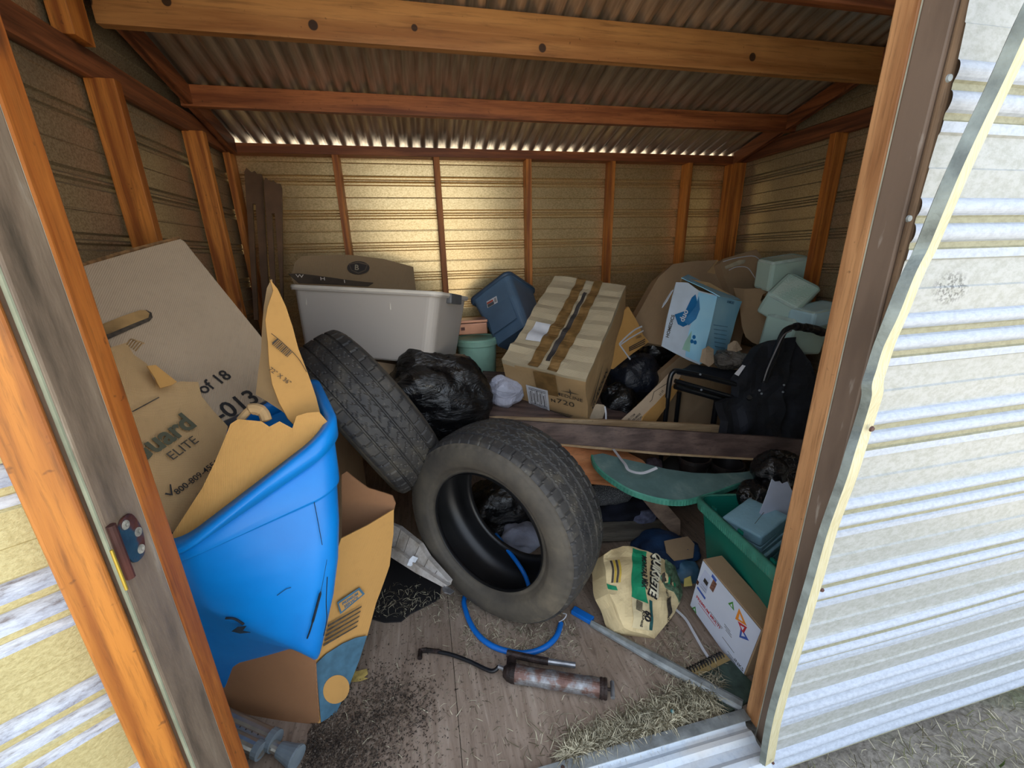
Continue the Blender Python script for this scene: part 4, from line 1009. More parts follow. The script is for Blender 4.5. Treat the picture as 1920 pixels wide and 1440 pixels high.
# ---------------------------------------------------------------- black walker
BLK = plain('black_tube', (22, 24, 28), .3, .1, 20); FAB = N('black_nylon'); _f = FAB.noise(8, 4); FAB_M = FAB.out(FAB.ramp(_f, [(.4, (24, 27, 34)), (.65, (40, 44, 54))]), .75, FAB.noise(6, 5, None, .6, 1.0), .6, .012)
wx = at(1257, 705, y=-.92)
t = thing('walker', (wx.x, -.9, 0), 'black folding walker with tubular frame, seat and fabric bag behind the walnut plank', 'walker')
Q = lambda px, py, y: at(px, py, y=y)
def leg(px, py, y, name='leg', r=.013):
    a = Q(px, py, y); mesh(name, *tube([a, (a.x-.01, a.y, .02)], r, 10, False), BLK, t)
mesh('front_frame', *tube([Q(1252, 745, -1.110), Q(1256, 712, -1.110), Q(1262, 698, -1.110), Q(1275, 696, -1.110), Q(1330, 708, -1.130), Q(1392, 724, -1.160)], .0135, 12), BLK, t)
mesh('crossbar', *tube([Q(1266, 714, -1.110), Q(1330, 732, -1.130), Q(1392, 750, -1.150)], .012, 10), BLK, t)
mesh('crossbar', *tube([Q(1266, 724, -1.090), Q(1330, 742, -1.110), Q(1380, 756, -1.130)], .016, 10), BLK, t)
leg(1252, 745, -.98); leg(1274, 735, -.86); leg(1346, 737, -1.0, r=.016); leg(1408, 745, -.9)
mesh('seat', *sheetv([(1284, 690), (1296, 682), (1340, 690), (1400, 696), (1420, 700), (1392, 722), (1330, 706), (1272, 694)], ((1284, 690, -0.99), (1400, 696, -0.97), (1392, 722, -1.13)), .025, amp=.006), FAB_M, t)
mesh('fabric_bag', *sheetv([(1384, 712), (1400, 690), (1425, 652), (1455, 638), (1492, 632), (1486, 668), (1476, 700), (1468, 745), (1462, 860), (1350, 860), (1362, 790), (1350, 755), (1388, 745)], ((1384, 712, -1.17), (1492, 632, -1.05), (1460, 850, -1.23)), .05, amp=.035, seed=21, step=11, freq=9), FAB_M, t)
mesh('fabric_panel', *sheetv([(1470, 640), (1492, 634), (1530, 700), (1520, 860), (1440, 860), (1462, 760)], ((1470, 640, -1.03), (1530, 700, -1.08), (1450, 850, -1.17)), .03, amp=.03, seed=5, step=11, freq=10), FAB_M, t)
mesh('side_frame', *tube([Q(1396, 800, -1.04), Q(1398, 760, -1.10), Q(1405, 745, -1.18)], .014, 10), BLK, t)
mesh('handle_bar', *tube([Q(1432, 718, -1.200), Q(1450, 672, -1.190), Q(1466, 630, -1.180), Q(1478, 616, -1.180), Q(1500, 612, -1.170), Q(1535, 617, -1.150), Q(1580, 640, -1.130)], .015, 12), BLK, t)
mesh('piping', *tube([Q(1432, 714, -1.220), Q(1440, 690, -1.220), Q(1458, 650, -1.210), Q(1470, 628, -1.210), Q(1484, 620, -1.200)], .0035, 6), plain('grey_piping', (140, 138, 140), .5), t)
mesh('hand_grip', *tube([Q(1490, 612, -1.175), Q(1500, 613, -1.170), Q(1520, 616, -1.160), Q(1545, 624, -1.150)], [.019, .022, .020, .023, .020, .023, .020], 12), BLK, t)
for px, py in ((1424, 732), (1428, 738), (1468, 735), (1470, 722), (1313, 702), (1315, 731)): mesh('rivet', *tube([Q(px, py, -1.22 if px > 1400 else -1.145), Q(px, py, -1.23 if px > 1400 else -1.15)], .006, 8, False), BLK, t)
mesh('care_tag', *sheetv([(1377, 701), (1392, 684), (1398, 686), (1385, 705)], ((1377, 701, -1.18), (1392, 684, -1.17), (1385, 705, -1.19)), .002), WHITEP, t)
# clear-wrapped scraps on the seat
q = N('crinkled_film'); FILM = q.out(lin((88, 82, 76)), .08, q.noise(9, 6, None, .7, 2), 1.0, .03, spec=1.0)
bagthing(1368, 672, -1.0, (.10, .07, .055), FILM, 'crinkled clear plastic wrapping on the walker seat', 17, name='plastic_wrap', cat='plastic wrap', amp=.35)
for i, (ol, lb) in enumerate((([(1318, 655), (1330, 648), (1339, 655), (1338, 680), (1328, 688), (1315, 678)], 'torn brown paper scrap left of the plastic wrapping'), ([(1367, 645), (1375, 639), (1386, 642), (1392, 655), (1380, 660), (1366, 656)], 'crumpled tan paper scrap on top of the plastic wrapping'))):
    o = mesh('paper_scrap', *sheetv(ol, ((ol[0][0], ol[0][1], -1.08), (ol[2][0], ol[2][1], -1.05), (ol[4][0], ol[4][1], -1.10)), .003, amp=.012, step=5, freq=20), CBG); tag(o, lb, 'paper scrap')
# long narrow carton
t = thing('long_carton', tuple(at(1180, 790, y=-1.0)), 'long narrow grey-white carton slanting up to the walker frame, with printed end', 'box')
anL = ((1165, 790, -1.04), (1262, 695, -.92), (1205, 790, -1.06))
mesh('carton_body', *sheetv([(1160, 800), (1166, 786), (1200, 755), (1235, 720), (1256, 698), (1280, 692), (1275, 708), (1240, 745), (1207, 782), (1198, 802)], anL, .06), CBG, t)
plL = plane_of(anL)
mesh('carton_side', *sheetv([(1207, 782), (1240, 745), (1275, 708), (1283, 712), (1262, 745), (1230, 790), (1198, 802)], ((1207, 782, -1.055), (1275, 708, -.93), (1230, 790, -1.02)), .01), CBO, t)
for k, s_ in enumerate(('THIS ITEM', 'ITEM NUMBER', 'CARTON')): text(s_, .016, INKG, t, pxm(1182+k*7, 784+k*2, 1190+k*7, 777+k*2, plL, .002), bold=.01)
mesh('diamond_outline', *join([ribbon([onplane(x, y, plL)-plL[1]*.002 for x, y in s_], .003, .001, plL[1], 2) for s_ in ([(1222, 750), (1226, 735)], [(1226, 735), (1252, 718)], [(1222, 750), (1218, 754)])]), INKG, t)
text('H H', .022, INKG, t, pxm(1240, 737, 1246, 728, plL, .002))
FOAM = plain('beige_foam', (206, 186, 158), .8, .1, 20)
o = mesh('foam_block', *sheetv([(1100, 786), (1110, 762), (1120, 757), (1133, 759), (1137, 765), (1130, 786), (1125, 790)], ((1100, 786, -.98), (1120, 757, -.94), (1137, 765, -.94)), .06, amp=.002), FOAM, bevel=.004); tag(o, 'small beige foam block at the lower right corner of the big taped box', 'foam')
o = mesh('strap', *ribbon([Q(1134, 762, -1.03), Q(1136, 775, -1.04), Q(1136, 790, -1.06)], .009, .001, Vector((0, 1, 0))), STRAP); tag(o, 'short white strap hanging over the tan board beside the foam block', 'strap')
o = mesh('strap', *ribbon([Q(1150, 842, -1.20), Q(1162, 858, -1.30), Q(1172, 870, -1.38), Q(1180, 882, -1.43), Q(1205, 887, -1.46), Q(1232, 877, -1.46)], .014, .001, Vector((0, -.3, 1))), STRAP); tag(o, 'white packing strap curling down onto the green tote lid', 'strap')
o = mesh('paper_tag', *sheetv([(1368, 796), (1379, 794), (1374, 812), (1370, 808)], ((1368, 796, -1.2), (1379, 794, -1.2), (1374, 812, -1.21)), .001), plain('pale_blue_paper', (176, 196, 224), .6), None); tag(o, 'tiny pale blue paper tag at the end of the tan board', 'tag')
# ================================================================== green tote, lid, mortar bag, floor things
GT = N('green_plastic'); _f = GT.noise(5, 4); GT_M = GT.out(GT.mix(GT.rampf(_f, .4, .7), lin((18, 116, 98)), lin((22, 96, 84))), .4, GT.noise(50, 3), .05)
GL = N('faded_green_lid'); _f = GL.noise(5, 5, None, .7); GL_M = GL.out(GL.ramp(_f, [(.3, (84, 112, 112)), (.55, (104, 134, 132)), (.75, (140, 162, 158))]), .5, _f, .1)
GE = plain('pale_green_rim', (72, 146, 126), .5, .15, 20)
c, r, d = (2.555, -1.895, .222), (-.033, -.12, -1.73), (.56, .36, .353)
t = boxthing('plastic_tote', 'green plastic tote with ribbed rim, open, beside the right jamb', 'tote', c, r, d)
mesh('tote_body', *totebody(d, .82, .004, .006, .05), GT_M, t, world=False, bevel=.002)
mesh('tote_rim', *loft([rrect(d[0]+.016, d[1]+.016, .055, d[2]-.045), rrect(d[0]+.026, d[1]+.026, .06, d[2]-.04), rrect(d[0]+.034, d[1]+.034, .062, d[2]-.006), rrect(d[0]+.020, d[1]+.020, .055, d[2]+.004), rrect(d[0]-.004, d[1]-.004, .05, d[2]+.002)], False, False), GE, t, world=False, smooth=True, solid=.003)
parts_ = []
for k in range(34):
    x = -d[0]/2+.07+k*(d[0]-.14)/33; parts_.append(boxv(x-.002, x+.002, -d[1]/2-.0195, -d[1]/2-.012, d[2]-.036, d[2]-.008))
mesh('rim_ribs', *join(parts_), GE, t, world=False)
for x in (-.16, .02, .20): mesh('rim_tab', *boxv(x-.012, x+.012, -d[1]/2+.004, -d[1]/2+.012, d[2]-.01, d[2]+.012), GT_M, t, world=False)
# warped lid: free outline sheet with a bowed surface and a ribbed lip
ol = [(1111, 853), (1116, 868), (1130, 884), (1150, 899), (1178, 916), (1210, 928), (1245, 936), (1275, 938), (1300, 934), (1345, 920), (1385, 906), (1432, 893), (1428, 879), (1390, 885), (1340, 889), (1300, 887), (1250, 879), (1200, 867), (1160, 858), (1130, 850)]
anl = ((1111, 853, -1.24), (1265, 937, -1.58), (1430, 885, -1.46))
lidp = plane_of(anl)
o = thing('tote_lid', tuple(onplane(1270, 900, lidp)), 'faded green warped tote lid lying over the boards above the mortar bag', 'lid')
mesh('lid_panel', *sheetv(ol, anl, .006, amp=.006, seed=3, step=10), GL_M, o)
low = ol[:13]
rim = [onplane(x, y, lidp) for x, y in low]
V = []; F = []; sp2 = smoothpath(rim, 9)
for i, p in enumerate(sp2):
    jut = .0016 if i % 2 else 0; out_ = (p-onplane(1270, 895, lidp)).normalized()
    V += [p-lidp[1]*.003, p+out_*(.006+jut)+lidp[1]*.001, p+out_*(.007+jut)+lidp[1]*.005+Vector((0, 0, -.018)), p+Vector((0, 0, -.020))+lidp[1]*.004]
for i in range(len(sp2)-1):
    for j in range(3): F.append((i*4+j, i*4+j+1, i*4+j+5, i*4+j+4))
mesh('lid_rim', V, F, GE, o, solid=.002)
# folded light blue pads in the tote
pm = plain('pale_blue_pad', (150, 196, 214), .6, .08, 14, .3)
pc = at(1398, 962, z=.42)
t = thing('pad_stack', (pc.x, pc.y, .13), 'stack of folded light blue pads standing in the green tote', 'pads')
for k in range(9):
    h = .030; z = .15+k*.0245
    if k == 8: h = .055
    v = xform(gridbox((.20-.006*(k % 2), .15+.004*(k % 3), h*.92), 5, .005, k), Matrix.Translation((pc.x+.055+.002*(8-k), pc.y+.004*math.sin(k), z)) @ Euler((0, -.08, .35)).to_matrix().to_4x4())
    mesh('pad', *v, pm, t, bevel=.008, smooth=True)
mesh('print_line', *rect(Matrix.Translation((pc.x+.05, pc.y-.02, .404)) @ Euler((0, -.08, .5)).to_matrix().to_4x4(), 0, 0, .10, .0015), INKG, t)
o = mesh('paper_sheet', *sheetv([(1447, 898), (1453, 903), (1462, 902), (1466, 907), (1476, 903), (1490, 930), (1480, 1000), (1462, 998), (1424, 962), (1436, 930)], ((1447, 898, -1.74), (1480, 905, -1.74), (1455, 990, -1.80)), .002, amp=.003), plain('white_paper', (196, 204, 224), .7, .06, 10)); tag(o, 'torn white paper sheet beside the right jamb above the pad stack', 'paper')
# boards / dark cloth in the gap behind the mortar bag
CLN = N('dark_cloth'); _f = CLN.noise(9, 4); CLN_M = CLN.out(CLN.ramp(_f, [(.35, (16, 18, 28)), (.65, (34, 38, 54))]), .9, CLN.noise(14, 5), .8, .02)
def cloth(px, py, y, s, mat, label, seed, nm='cloth', cat='cloth', amp=.2, rot=(0, 0, 0)):
    o = bag(nm, at(px, py, y=y), s, mat, None, seed, amp, lv=4, rot=rot); tag(o, label, cat); return o
cloth(1180, 958, -1.15, (.22, .10, .07), CLN_M, 'folded dark navy clothing on the grey shelf board behind the front tyre', 3)
LACE = N('black_white_pattern_cloth'); _f = LACE.n('TexVoronoi', feature='DISTANCE_TO_EDGE', i_Scale=42.0).outputs[0]
LACE_M = LACE.out(LACE.mix(LACE.rampf(_f, .10, .04), lin((18, 18, 20)), lin((150, 150, 150))), .9)
cloth(1145, 925, -1.13, (.14, .07, .06), LACE_M, 'black cloth with a fine white pattern bunched under the orange board', 6)
cloth(1205, 967, -1.22, (.08, .05, .035), plain('lavender_cloth', (120, 124, 150), .9, .3, 30, .6), 'small lavender-grey cloth beside the navy clothing', 9)
cloth(1310, 890, -1.12, (.30, .14, .13), plain('near_black_fabric', (26, 24, 26), .85, .3, 10, .5), 'heap of near-black clothing in the shadow under the walnut plank', 12)
cloth(1225, 872, -1.15, (.05, .04, .045), plain('mauve_cloth', (86, 74, 84), .9, .3, 20), 'small dull mauve cloth under the walnut plank', 15)
POT = plain('black_pot', (36, 30, 30), .45, .3, 9)
for i, (px, py, y) in enumerate(((1300, 872, -1.28), (1362, 884, -1.34))):
    p = at(px, py, y=y); t = thing('plant_pot', (p.x, p.y, p.z-.09), ['black round plant pot under the middle of the walnut plank', 'brown-black plant pot under the right end of the walnut plank'][i], 'pot')
    mesh('pot_body', *xform(loft([circ(.058, 0), circ(.075, .12), circ(.081, .122), circ(.081, .14), circ(.073, .14), circ(.055, .01)]), T((p.x, p.y, p.z-.09))), POT, t)
NAVT = N('navy_tarp'); _f = NAVT.noise(8, 4); NAVT_M = NAVT.out(NAVT.ramp(_f, [(.35, (16, 36, 66)), (.65, (36, 72, 112))]), .6, NAVT.noise(9, 5), .7, .02)
cloth(1245, 1030, -1.50, (.16, .12, .05), NAVT_M, 'crumpled dark blue tarp on the floor behind the mortar bag', 19, 'tarp', 'tarp', .25)
cloth(1285, 1075, -1.62, (.07, .06, .06), plain('dull_blue_plastic', (70, 112, 140), .5, .25, 9), 'dull blue plastic bag between the mortar bag and the green tote', 22, 'plastic_bag', 'bag', .25)
o = mesh('cardboard_scrap', *sheetv([(1245, 1015), (1290, 1005), (1302, 1020), (1300, 1045), (1265, 1050), (1250, 1035)], ((1245, 1015, -1.52), (1302, 1020, -1.54), (1265, 1050, -1.62)), .004, amp=.008), CBD); tag(o, 'brown cardboard scrap on the blue tarp beside the green tote', 'cardboard')
o = mesh('paper_scrap', *sheetv([(1283, 1085), (1295, 1080), (1298, 1098), (1282, 1100)], ((1283, 1085, -1.70), (1295, 1080, -1.70), (1298, 1098, -1.72)), .003, amp=.008, step=5), plain('yellow_paper', (196, 178, 100), .8, .2)); tag(o, 'small yellow paper scrap between mortar bag and green tote', 'paper scrap')

# ---------------------------------------------------------------- mortar mix bag
MB = N('kraft_bag'); _f = MB.noise(4, 5); _w = MB.noise(5, 6, None, .6, 1.5)
MB_M = MB.out(MB.mix(MB.rampf(_f, .45, .75), lin((226, 204, 156)), lin((188, 160, 112))), .8, _w, .8, .015)
olm = [(1133, 1040), (1147, 1030), (1168, 1024), (1190, 1028), (1215, 1040), (1240, 1050), (1262, 1062), (1273, 1080), (1277, 1108), (1272, 1132), (1262, 1150), (1246, 1172), (1228, 1197), (1205, 1190), (1180, 1184), (1168, 1178), (1158, 1160), (1148, 1135), (1137, 1115), (1132, 1080)]
anm = ((1150, 1030, -1.62), (1265, 1070, -1.66), (1225, 1195, -1.885))
plM = plane_of(anm)
cxm, cym = 1200, 1105
t = thing('mortar_bag', tuple(at(1215, 1190, z=0)), 'torn kraft paper bag of mortar mix with green band, standing on the floor', 'bag')
def bulge(px, py):
    dd = min(1, ((px-cxm)/78)**2+((py-cym)/92)**2); return -.032*(1-dd)**.6+.012*noise.noise(Vector((px*.035, py*.035, 0)))+.008*abs(noise.noise(Vector((px*.06, py*.05, 3))))
v, f = sheetv(olm, anm, .10, bend=bulge, step=6)
mesh('bag_body', v, f, MB_M, t, smooth=False)
def mdec(pts, mat, off, nm, step=7):
    v, f = sheetv(pts, anm, .0008, bend=lambda x, y: bulge(x, y)-off, step=step); return mesh(nm, v, f, mat, t)
BG = plain('mortar_green', (26, 150, 104), .6, .15, 20)
mdec([(1182, 1030), (1206, 1038), (1203, 1060), (1196, 1085), (1200, 1110), (1208, 1135), (1177, 1122), (1176, 1080)], BG, .003, 'green_band')
mdec([(1177, 1122), (1208, 1136), (1212, 1185), (1180, 1178)], plain('kraft_light', (232, 214, 170), .8, .06), .003, 'label_panel')
mdec([(1209, 1128), (1214, 1131), (1217, 1184), (1212, 1183)], plain('teal_stripe', (22, 84, 84), .6), .0045, 'stripe')
mdec([(1244, 1050), (1262, 1063), (1274, 1085), (1277, 1110), (1270, 1132), (1258, 1112), (1240, 1105), (1228, 1085), (1240, 1075)], plain('illustration_green', (110, 140, 110), .7, .35, 60), .003, 'illustration')
for k in range(7): mdec([(1232+k*5, 1080+k*4-(k % 2)*8), (1237+k*5, 1077+k*4), (1240+k*4, 1094+k*2), (1233+k*5, 1096+k)], [INKG, MB_M, BG][k % 3], .0045, 'illustration')
def bm_(px, py, px2, py2, off=.0): 
    m_ = pxm(px, py, px2, py2, plM, .006-bulge(px, py)+off); return m_
drape(text('QUIKRETE', .052, plain('kraft_white', (236, 226, 196), .7), t, bm_(1211, 1084, 1204, 1128), bold=.03, depth=.0025, sx=.8), t, plM, bulge, .0075)
drape(text('QUIKRETE', .052, INK, t, bm_(1209, 1085, 1202, 1129, -.002), bold=.07, depth=.002, sx=.8), t, plM, bulge, .0055)
drape(text('MORTAR MIX', .034, INK, t, bm_(1190, 1080, 1187, 1120), bold=.015, depth=.002, sx=.68), t, plM, bulge, .005)
drape(text('60', .040, INK, t, bm_(1195, 1162, 1194, 1180), bold=.03, depth=.002, sx=.85), t, plM, bulge, .005)
drape(text('POUNDS', .014, INK, t, bm_(1187, 1166, 1186, 1184), bold=.02, depth=.001), t, plM, bulge, .005)
drape(text('NET WT. 60 LB (27.2 kg)', .015, INKG, t, bm_(1237, 1150, 1239, 1170), bold=.01, depth=.001), t, plM, bulge, .005)
mesh('barcode', *join([rect(bm_(1190, 1140, 1189, 1155), -.018+.0038*k, 0, .0016, .028, .001) for k in range(10)]), INK, t)
for k in range(4): mdec([(1142+k*4, 1052), (1145+k*4, 1052), (1145+k*4, 1095), (1142+k*4, 1095)], [INKG, plain('yellow_print', (214, 180, 70), .7)][k % 2], .003, 'side_print')
mdec([(1134, 1096), (1150, 1102), (1152, 1110), (1136, 1106)], BG, .003, 'side_print')
mdec([(1242, 1128), (1252, 1120), (1254, 1150), (1246, 1162)], INKG, .003, 'side_print')

# ---------------------------------------------------------------- white printed box by the jamb
c, r, d = (2.326, -1.955, .128), (-.018, .115, -1.554), (.297, .085, .257)
t = boxthing('cardboard_box', 'flat white glossy printed box standing against the right jamb', 'box', c, r, d)
mesh('carton_body', *gridbox(d, 4, .001, 1), CBD, t, world=False, bevel=.002)
WB = plain('gloss_white_card', (206, 214, 232), .35, .04, 5)
fy = -d[1]/2-.0018
wm_ = lambda x, z, a=0, o_=0: lmat(t, (x, fy-o_, z), (math.cos(a), 0, math.sin(a)), (-math.sin(a), 0, math.cos(a)))
mesh('white_face', *rect(wm_(0, d[2]/2), 0, 0, d[0]*.975, d[2]*.97, .001), WB, t)
X = lambda u: -d[0]/2+u*d[0]
Z = lambda w: w*d[2]
def tri_(x, z, s, a, mat, nm='triangle_print', hole=True):
    m_ = wm_(x, z, a, .0012); mesh(nm, *flatpoly([(-s, -s*.8), (s, -s*.8), (0, s)], m_), mat, t)
    if hole: mesh(nm, *flatpoly([(-s*.35, -s*.5), (s*.4, -s*.5), (0, s*.3)], wm_(x, z, a, .0016)), WB, t)
PG_ = plain('print_green', (70, 150, 60), .5); PO = plain('print_orange', (230, 140, 40), .5); PR = plain('print_red', (190, 40, 50), .5); PB = plain('print_blue', (56, 92, 180), .5)
tri_(X(.10), Z(.06), .014, 0, PG_); tri_(X(.58), Z(.86), .015, 0, PG_); tri_(X(.72), Z(.84), .026, .5, PO); tri_(X(.80), Z(.74), .020, -.6, PR); tri_(X(.82), Z(.62), .022, 2.8, PB)
text('PREMIUM MULTI', .019, PR, t, wm_(X(.30), Z(.30), 0, .0012), bold=.02); mesh('print_line', *rect(wm_(X(.30), Z(.24), 0, .0012), 0, 0, .10, .002), PR, t)
mesh('paper_leaflet', *flatpoly([(-.03, -.05), (.022, -.04), (.012, .05), (-.022, .045)], wm_(X(.14), Z(.70), -.1, .0012)), plain('leaflet', (188, 196, 222), .5, .1), t)
mesh('picture', *rect(wm_(X(.15), Z(.72), -.1, .002), 0, 0, .022, .02), plain('photo_dark', (46, 40, 42), .5), t)
mesh('picture', *rect(wm_(X(.27), Z(.80), -.1, .002), 0, 0, .02, .05), plain('photo_skin', (150, 100, 84), .5, .4, 200), t)
mesh('picture', *rect(wm_(X(.03), Z(.55), -.1, .002), 0, 0, .012, .02), plain('photo_brown', (90, 50, 36), .5, .4, 200), t)
mesh('leaflet_band', *rect(wm_(X(.13), Z(.46), -.1, .002), 0, 0, .05, .010), PB, t); mesh('leaflet_band', *rect(wm_(X(.25), Z(.93), -.1, .002), 0, 0, .025, .014), PB, t)
for k, (u, w, l) in enumerate(((.14, .6, .03), (.14, .55, .03), (.45, .35, .07), (.47, .32, .05), (.62, .45, .03), (.64, .42, .035), (.66, .39, .03), (.70, .22, .06), (.78, .12, .035), (.80, .09, .035))): mesh('print_line', *rect(wm_(X(u), Z(w), 0, .0012), 0, 0, l, .0016), INKG, t)
text('INKS', .020, INK, t, wm_(X(.90), Z(.14), .1, .0012))
# spiral notebook
NB = plain('notebook_cover', (60, 80, 70), .6, .3, 30); 
nc = at(1335, 1262, z=.01)
t = thing('notebook', (nc.x, nc.y, .002), 'spiral notebook lying on the floor under the white printed box', 'notebook')
ca = math.atan2((at(1350, 1228, z=0)-at(1290, 1258, z=0)).y, (at(1350, 1228, z=0)-at(1290, 1258, z=0)).x)
e0 = at(1287, 1256, z=.01); e1 = at(1352, 1224, z=.01); ed = (e1-e0).normalized(); ep = Vector((ed.y, -ed.x, 0))
if ep.y > 0: ep = -ep
def nbq(a, b, z): p = e0+ed*a+ep*b; return (p.x, p.y, z)
V = [nbq(a, b, z) for z in (.003, .012) for a, b in ((0, .012), (.17, .012), (.17, .16), (0, .16))]
mesh('cover', V, [(0, 3, 2, 1), (4, 5, 6, 7), (0, 1, 5, 4), (1, 2, 6, 5), (2, 3, 7, 6), (3, 0, 4, 7)], NB, t)
V = [nbq(a, b, z) for z in (.0122, .0135) for a, b in ((0, .010), (.17, .010), (.17, .035), (0, .035))]
mesh('kraft_strip', V, [(0, 3, 2, 1), (4, 5, 6, 7), (0, 1, 5, 4), (1, 2, 6, 5), (2, 3, 7, 6), (3, 0, 4, 7)], plain('kraft_strip', (176, 150, 96), .7), t)
mesh('spiral', *join([tube([nbq(.006+.0125*k+.0, .020, .015), nbq(.006+.0125*k, .008, .022), nbq(.006+.0125*k, -.004, .012), nbq(.006+.0125*k, .006, .004)], .0021, 6) for k in range(13)]), BLK, t)
# cables, bars
def floortube(nm, px, r_, mat, label, cat, z=None, n=10):
    z = z if z is not None else r_; o = mesh(nm, *tube([at(x, y, z=z) for x, y in px], r_, n), mat, smooth=True); tag(o, label, cat); return o
o = mesh('plastic_strip', *ribbon([at(x, y, z=.012) for x, y in ((1266, 1142), (1285, 1160), (1300, 1185), (1315, 1212), (1328, 1233))], .010, .003), STRAP); tag(o, 'thin white bent plastic strip on the floor beside the mortar bag', 'strip')
o = mesh('metal_bar', *join([boxv(0, 1, 0, 1, 0, 1)]), GREYM) if False else None
a_ = at(1108, 1166, z=.02); b_ = at(1392, 1322, z=.02); dv = (b_-a_).normalized(); pv = Vector((-dv.y, dv.x, 0))
rings = []
for i in range(13):
    p = a_.lerp(b_, i/12); wv = .010+.010*min(1, i/6)
    rings.append([p+pv*wv+Vector((0, 0, -.012)), p+pv*wv+Vector((0, 0, .000)), p+pv*wv*.4+Vector((0, 0, .006)), p-pv*wv*.5+Vector((0, 0, .004)), p-pv*wv+Vector((0, 0, -.004)), p-pv*wv+Vector((0, 0, -.014))])
o = mesh('metal_bar', *loft(rings), GREYM, bevel=.001); tag(o, 'long grey metal edging bar lying from the tyre to the right jamb base', 'bar')
o = mesh('metal_strip', *ribbon([at(x, y, z=.008) for x, y in ((1240, 1238), (1290, 1262), (1325, 1285), (1348, 1318), (1362, 1337))], .007, .003), plain('pale_metal_strip', (176, 180, 184), .35, .1, metal=.5)); tag(o, 'thin pale metal strip beside the end of the grey edging bar', 'strip')
BH = plain('blue_hose', (14, 112, 206), .35, .08, 10)
floortube('garden_hose', ((900, 1080), (872, 1118), (874, 1148), (892, 1185), (925, 1212), (975, 1225), (1015, 1217), (1042, 1195), (1052, 1168)), .0105, BH, 'bright blue hose looping on the floor in front of the standing tyre', 'hose', n=14)
o = mesh('garden_hose', *tube([at(930, 1002, y=-1.32), at(945, 1022, y=-1.40), at(968, 1052, y=-1.50), at(984, 1078, y=-1.56), at(994, 1106, y=-1.62)], .0095, 12), BH, smooth=True); tag(o, 'blue hose curving through the hole of the standing tyre', 'hose')
o = mesh('hose_wire', *tube([at(1048, 1166, z=.02), at(1058, 1160, z=.04), at(1062, 1152, z=.05), at(1056, 1150, z=.045)], .002, 6), STRAP); tag(o, 'small white wire loop at the end of the blue hose', 'wire')
cL, cR = at(1074, 1141, z=.02), at(1111, 1162, z=.02); dv2 = (cR-cL).normalized(); pv2 = Vector((-dv2.y, dv2.x, 0))
o = mesh('plastic_channel', *loft([[p+pv2*.016+Vector((0, 0, -.016)), p+pv2*.016+Vector((0, 0, .004)), p-pv2*.016+Vector((0, 0, .004)), p-pv2*.016+Vector((0, 0, -.016))] for p in (cL, cR)]), BH, bevel=.003); tag(o, 'short flat blue plastic piece beside the foot of the standing tyre', 'plastic piece')
o = cloth(975, 1008, -1.22, (.11, .10, .06), plain('white_cloth', (170, 176, 196), .9, .12, 12, .6), 'pale grey-white cloth seen through the hole of the standing tyre', 41, amp=.3)
# ---------------------------------------------------------------- grease gun
q = N('rusty_steel'); _f = q.noise(14, 5, None, .65); _g = q.noise(60, 3)
_c = q.ramp(_f, [(.32, (72, 46, 42)), (.48, (110, 84, 76)), (.58, (130, 130, 132)), (.72, (168, 172, 178))]); RST = q.out(_c, .42, _g, .3, .002, metal=.5)
RST2 = plain('dark_rust', (56, 42, 38), .6, .35, 25, .5, metal=.3); STL = plain('worn_steel', (168, 170, 174), .35, .2, 30, .2, metal=.7)
gz = .034; g0 = at(960, 1262, z=gz); g1 = at(1138, 1292, z=gz); gd = (g1-g0).normalized()
t = thing('grease_gun', (g0.x, g0.y, 0), 'rusty hand grease gun with lever and black hose, lying on the plywood floor', 'grease gun')
L_ = (g1-g0).length
def along(s, dz=0, side=0): return g0+gd*s+Vector((-gd.y, gd.x, 0))*side+Vector((0, 0, dz))
def barrel(nm, s0, s1, rs, mat):
    n = len(rs)-1; up = Vector((0, 0, 1)); sd_ = Vector((-gd.y, gd.x, 0))
    mesh(nm, *loft([[along(s0+(s1-s0)*i/n)+(up*math.cos(2*PI*k/28)+sd_*math.sin(2*PI*k/28))*r_ for k in range(28)] for i, r_ in enumerate(rs)]), mat, t, bevel=0)
barrel('barrel', .0, L_-.02, [.028, .030, .028, .028, .028, .0295, .028, .028, .028, .028, .030, .028], RST)
barrel('end_cap', L_-.024, L_, [.030, .032, .030, .032, .030], RST2)
barrel('head', -.03, .012, [.016, .026, .030, .031], RST2)
mesh('head_block', *join([tube([along(-.005, 0, .0), along(-.012, .0, .055)], .017, 12, False)]), RST2, t)
mesh('lever', *join([tube([along(-.03, .01, .062), along(.06, .008, .058), along(.12, .006, .058)], .012, 10, False)]), RST2, t)
mesh('lever_grip', *tube([along(.10, .006, .058), along(.215, .004, .062)], .0095, 10, False), STL, t)
mesh('rod', *tube([along(L_-.005), along(L_+.014)], .005, 8, False), RST2, t)
mesh('tee_handle', *tube([along(L_+.018, 0, -.026), along(L_+.018, 0, .028)], .007, 10, False), STL, t, label='pale worn cross handle')
mesh('hose_fitting', *tube([along(-.03, 0, .01), along(-.052, 0, .014)], .007, 10, False), STL, t)
mesh('rubber_hose', *tube([along(-.05, 0, .014), at(920, 1258, z=.02), at(880, 1240, z=.016), at(848, 1228, z=.016), at(822, 1222, z=.014)], .0072, 10), BLK, t, smooth=True)
mesh('hose_end', *tube([at(826, 1222, z=.014), at(800, 1219, z=.014)], .008, 8, False), RST2, t); mesh('hose_end', *tube([at(800, 1219, z=.012), at(788, 1220, z=.012), at(787, 1234, z=.012)], .0095, 8, False), RST2, t)
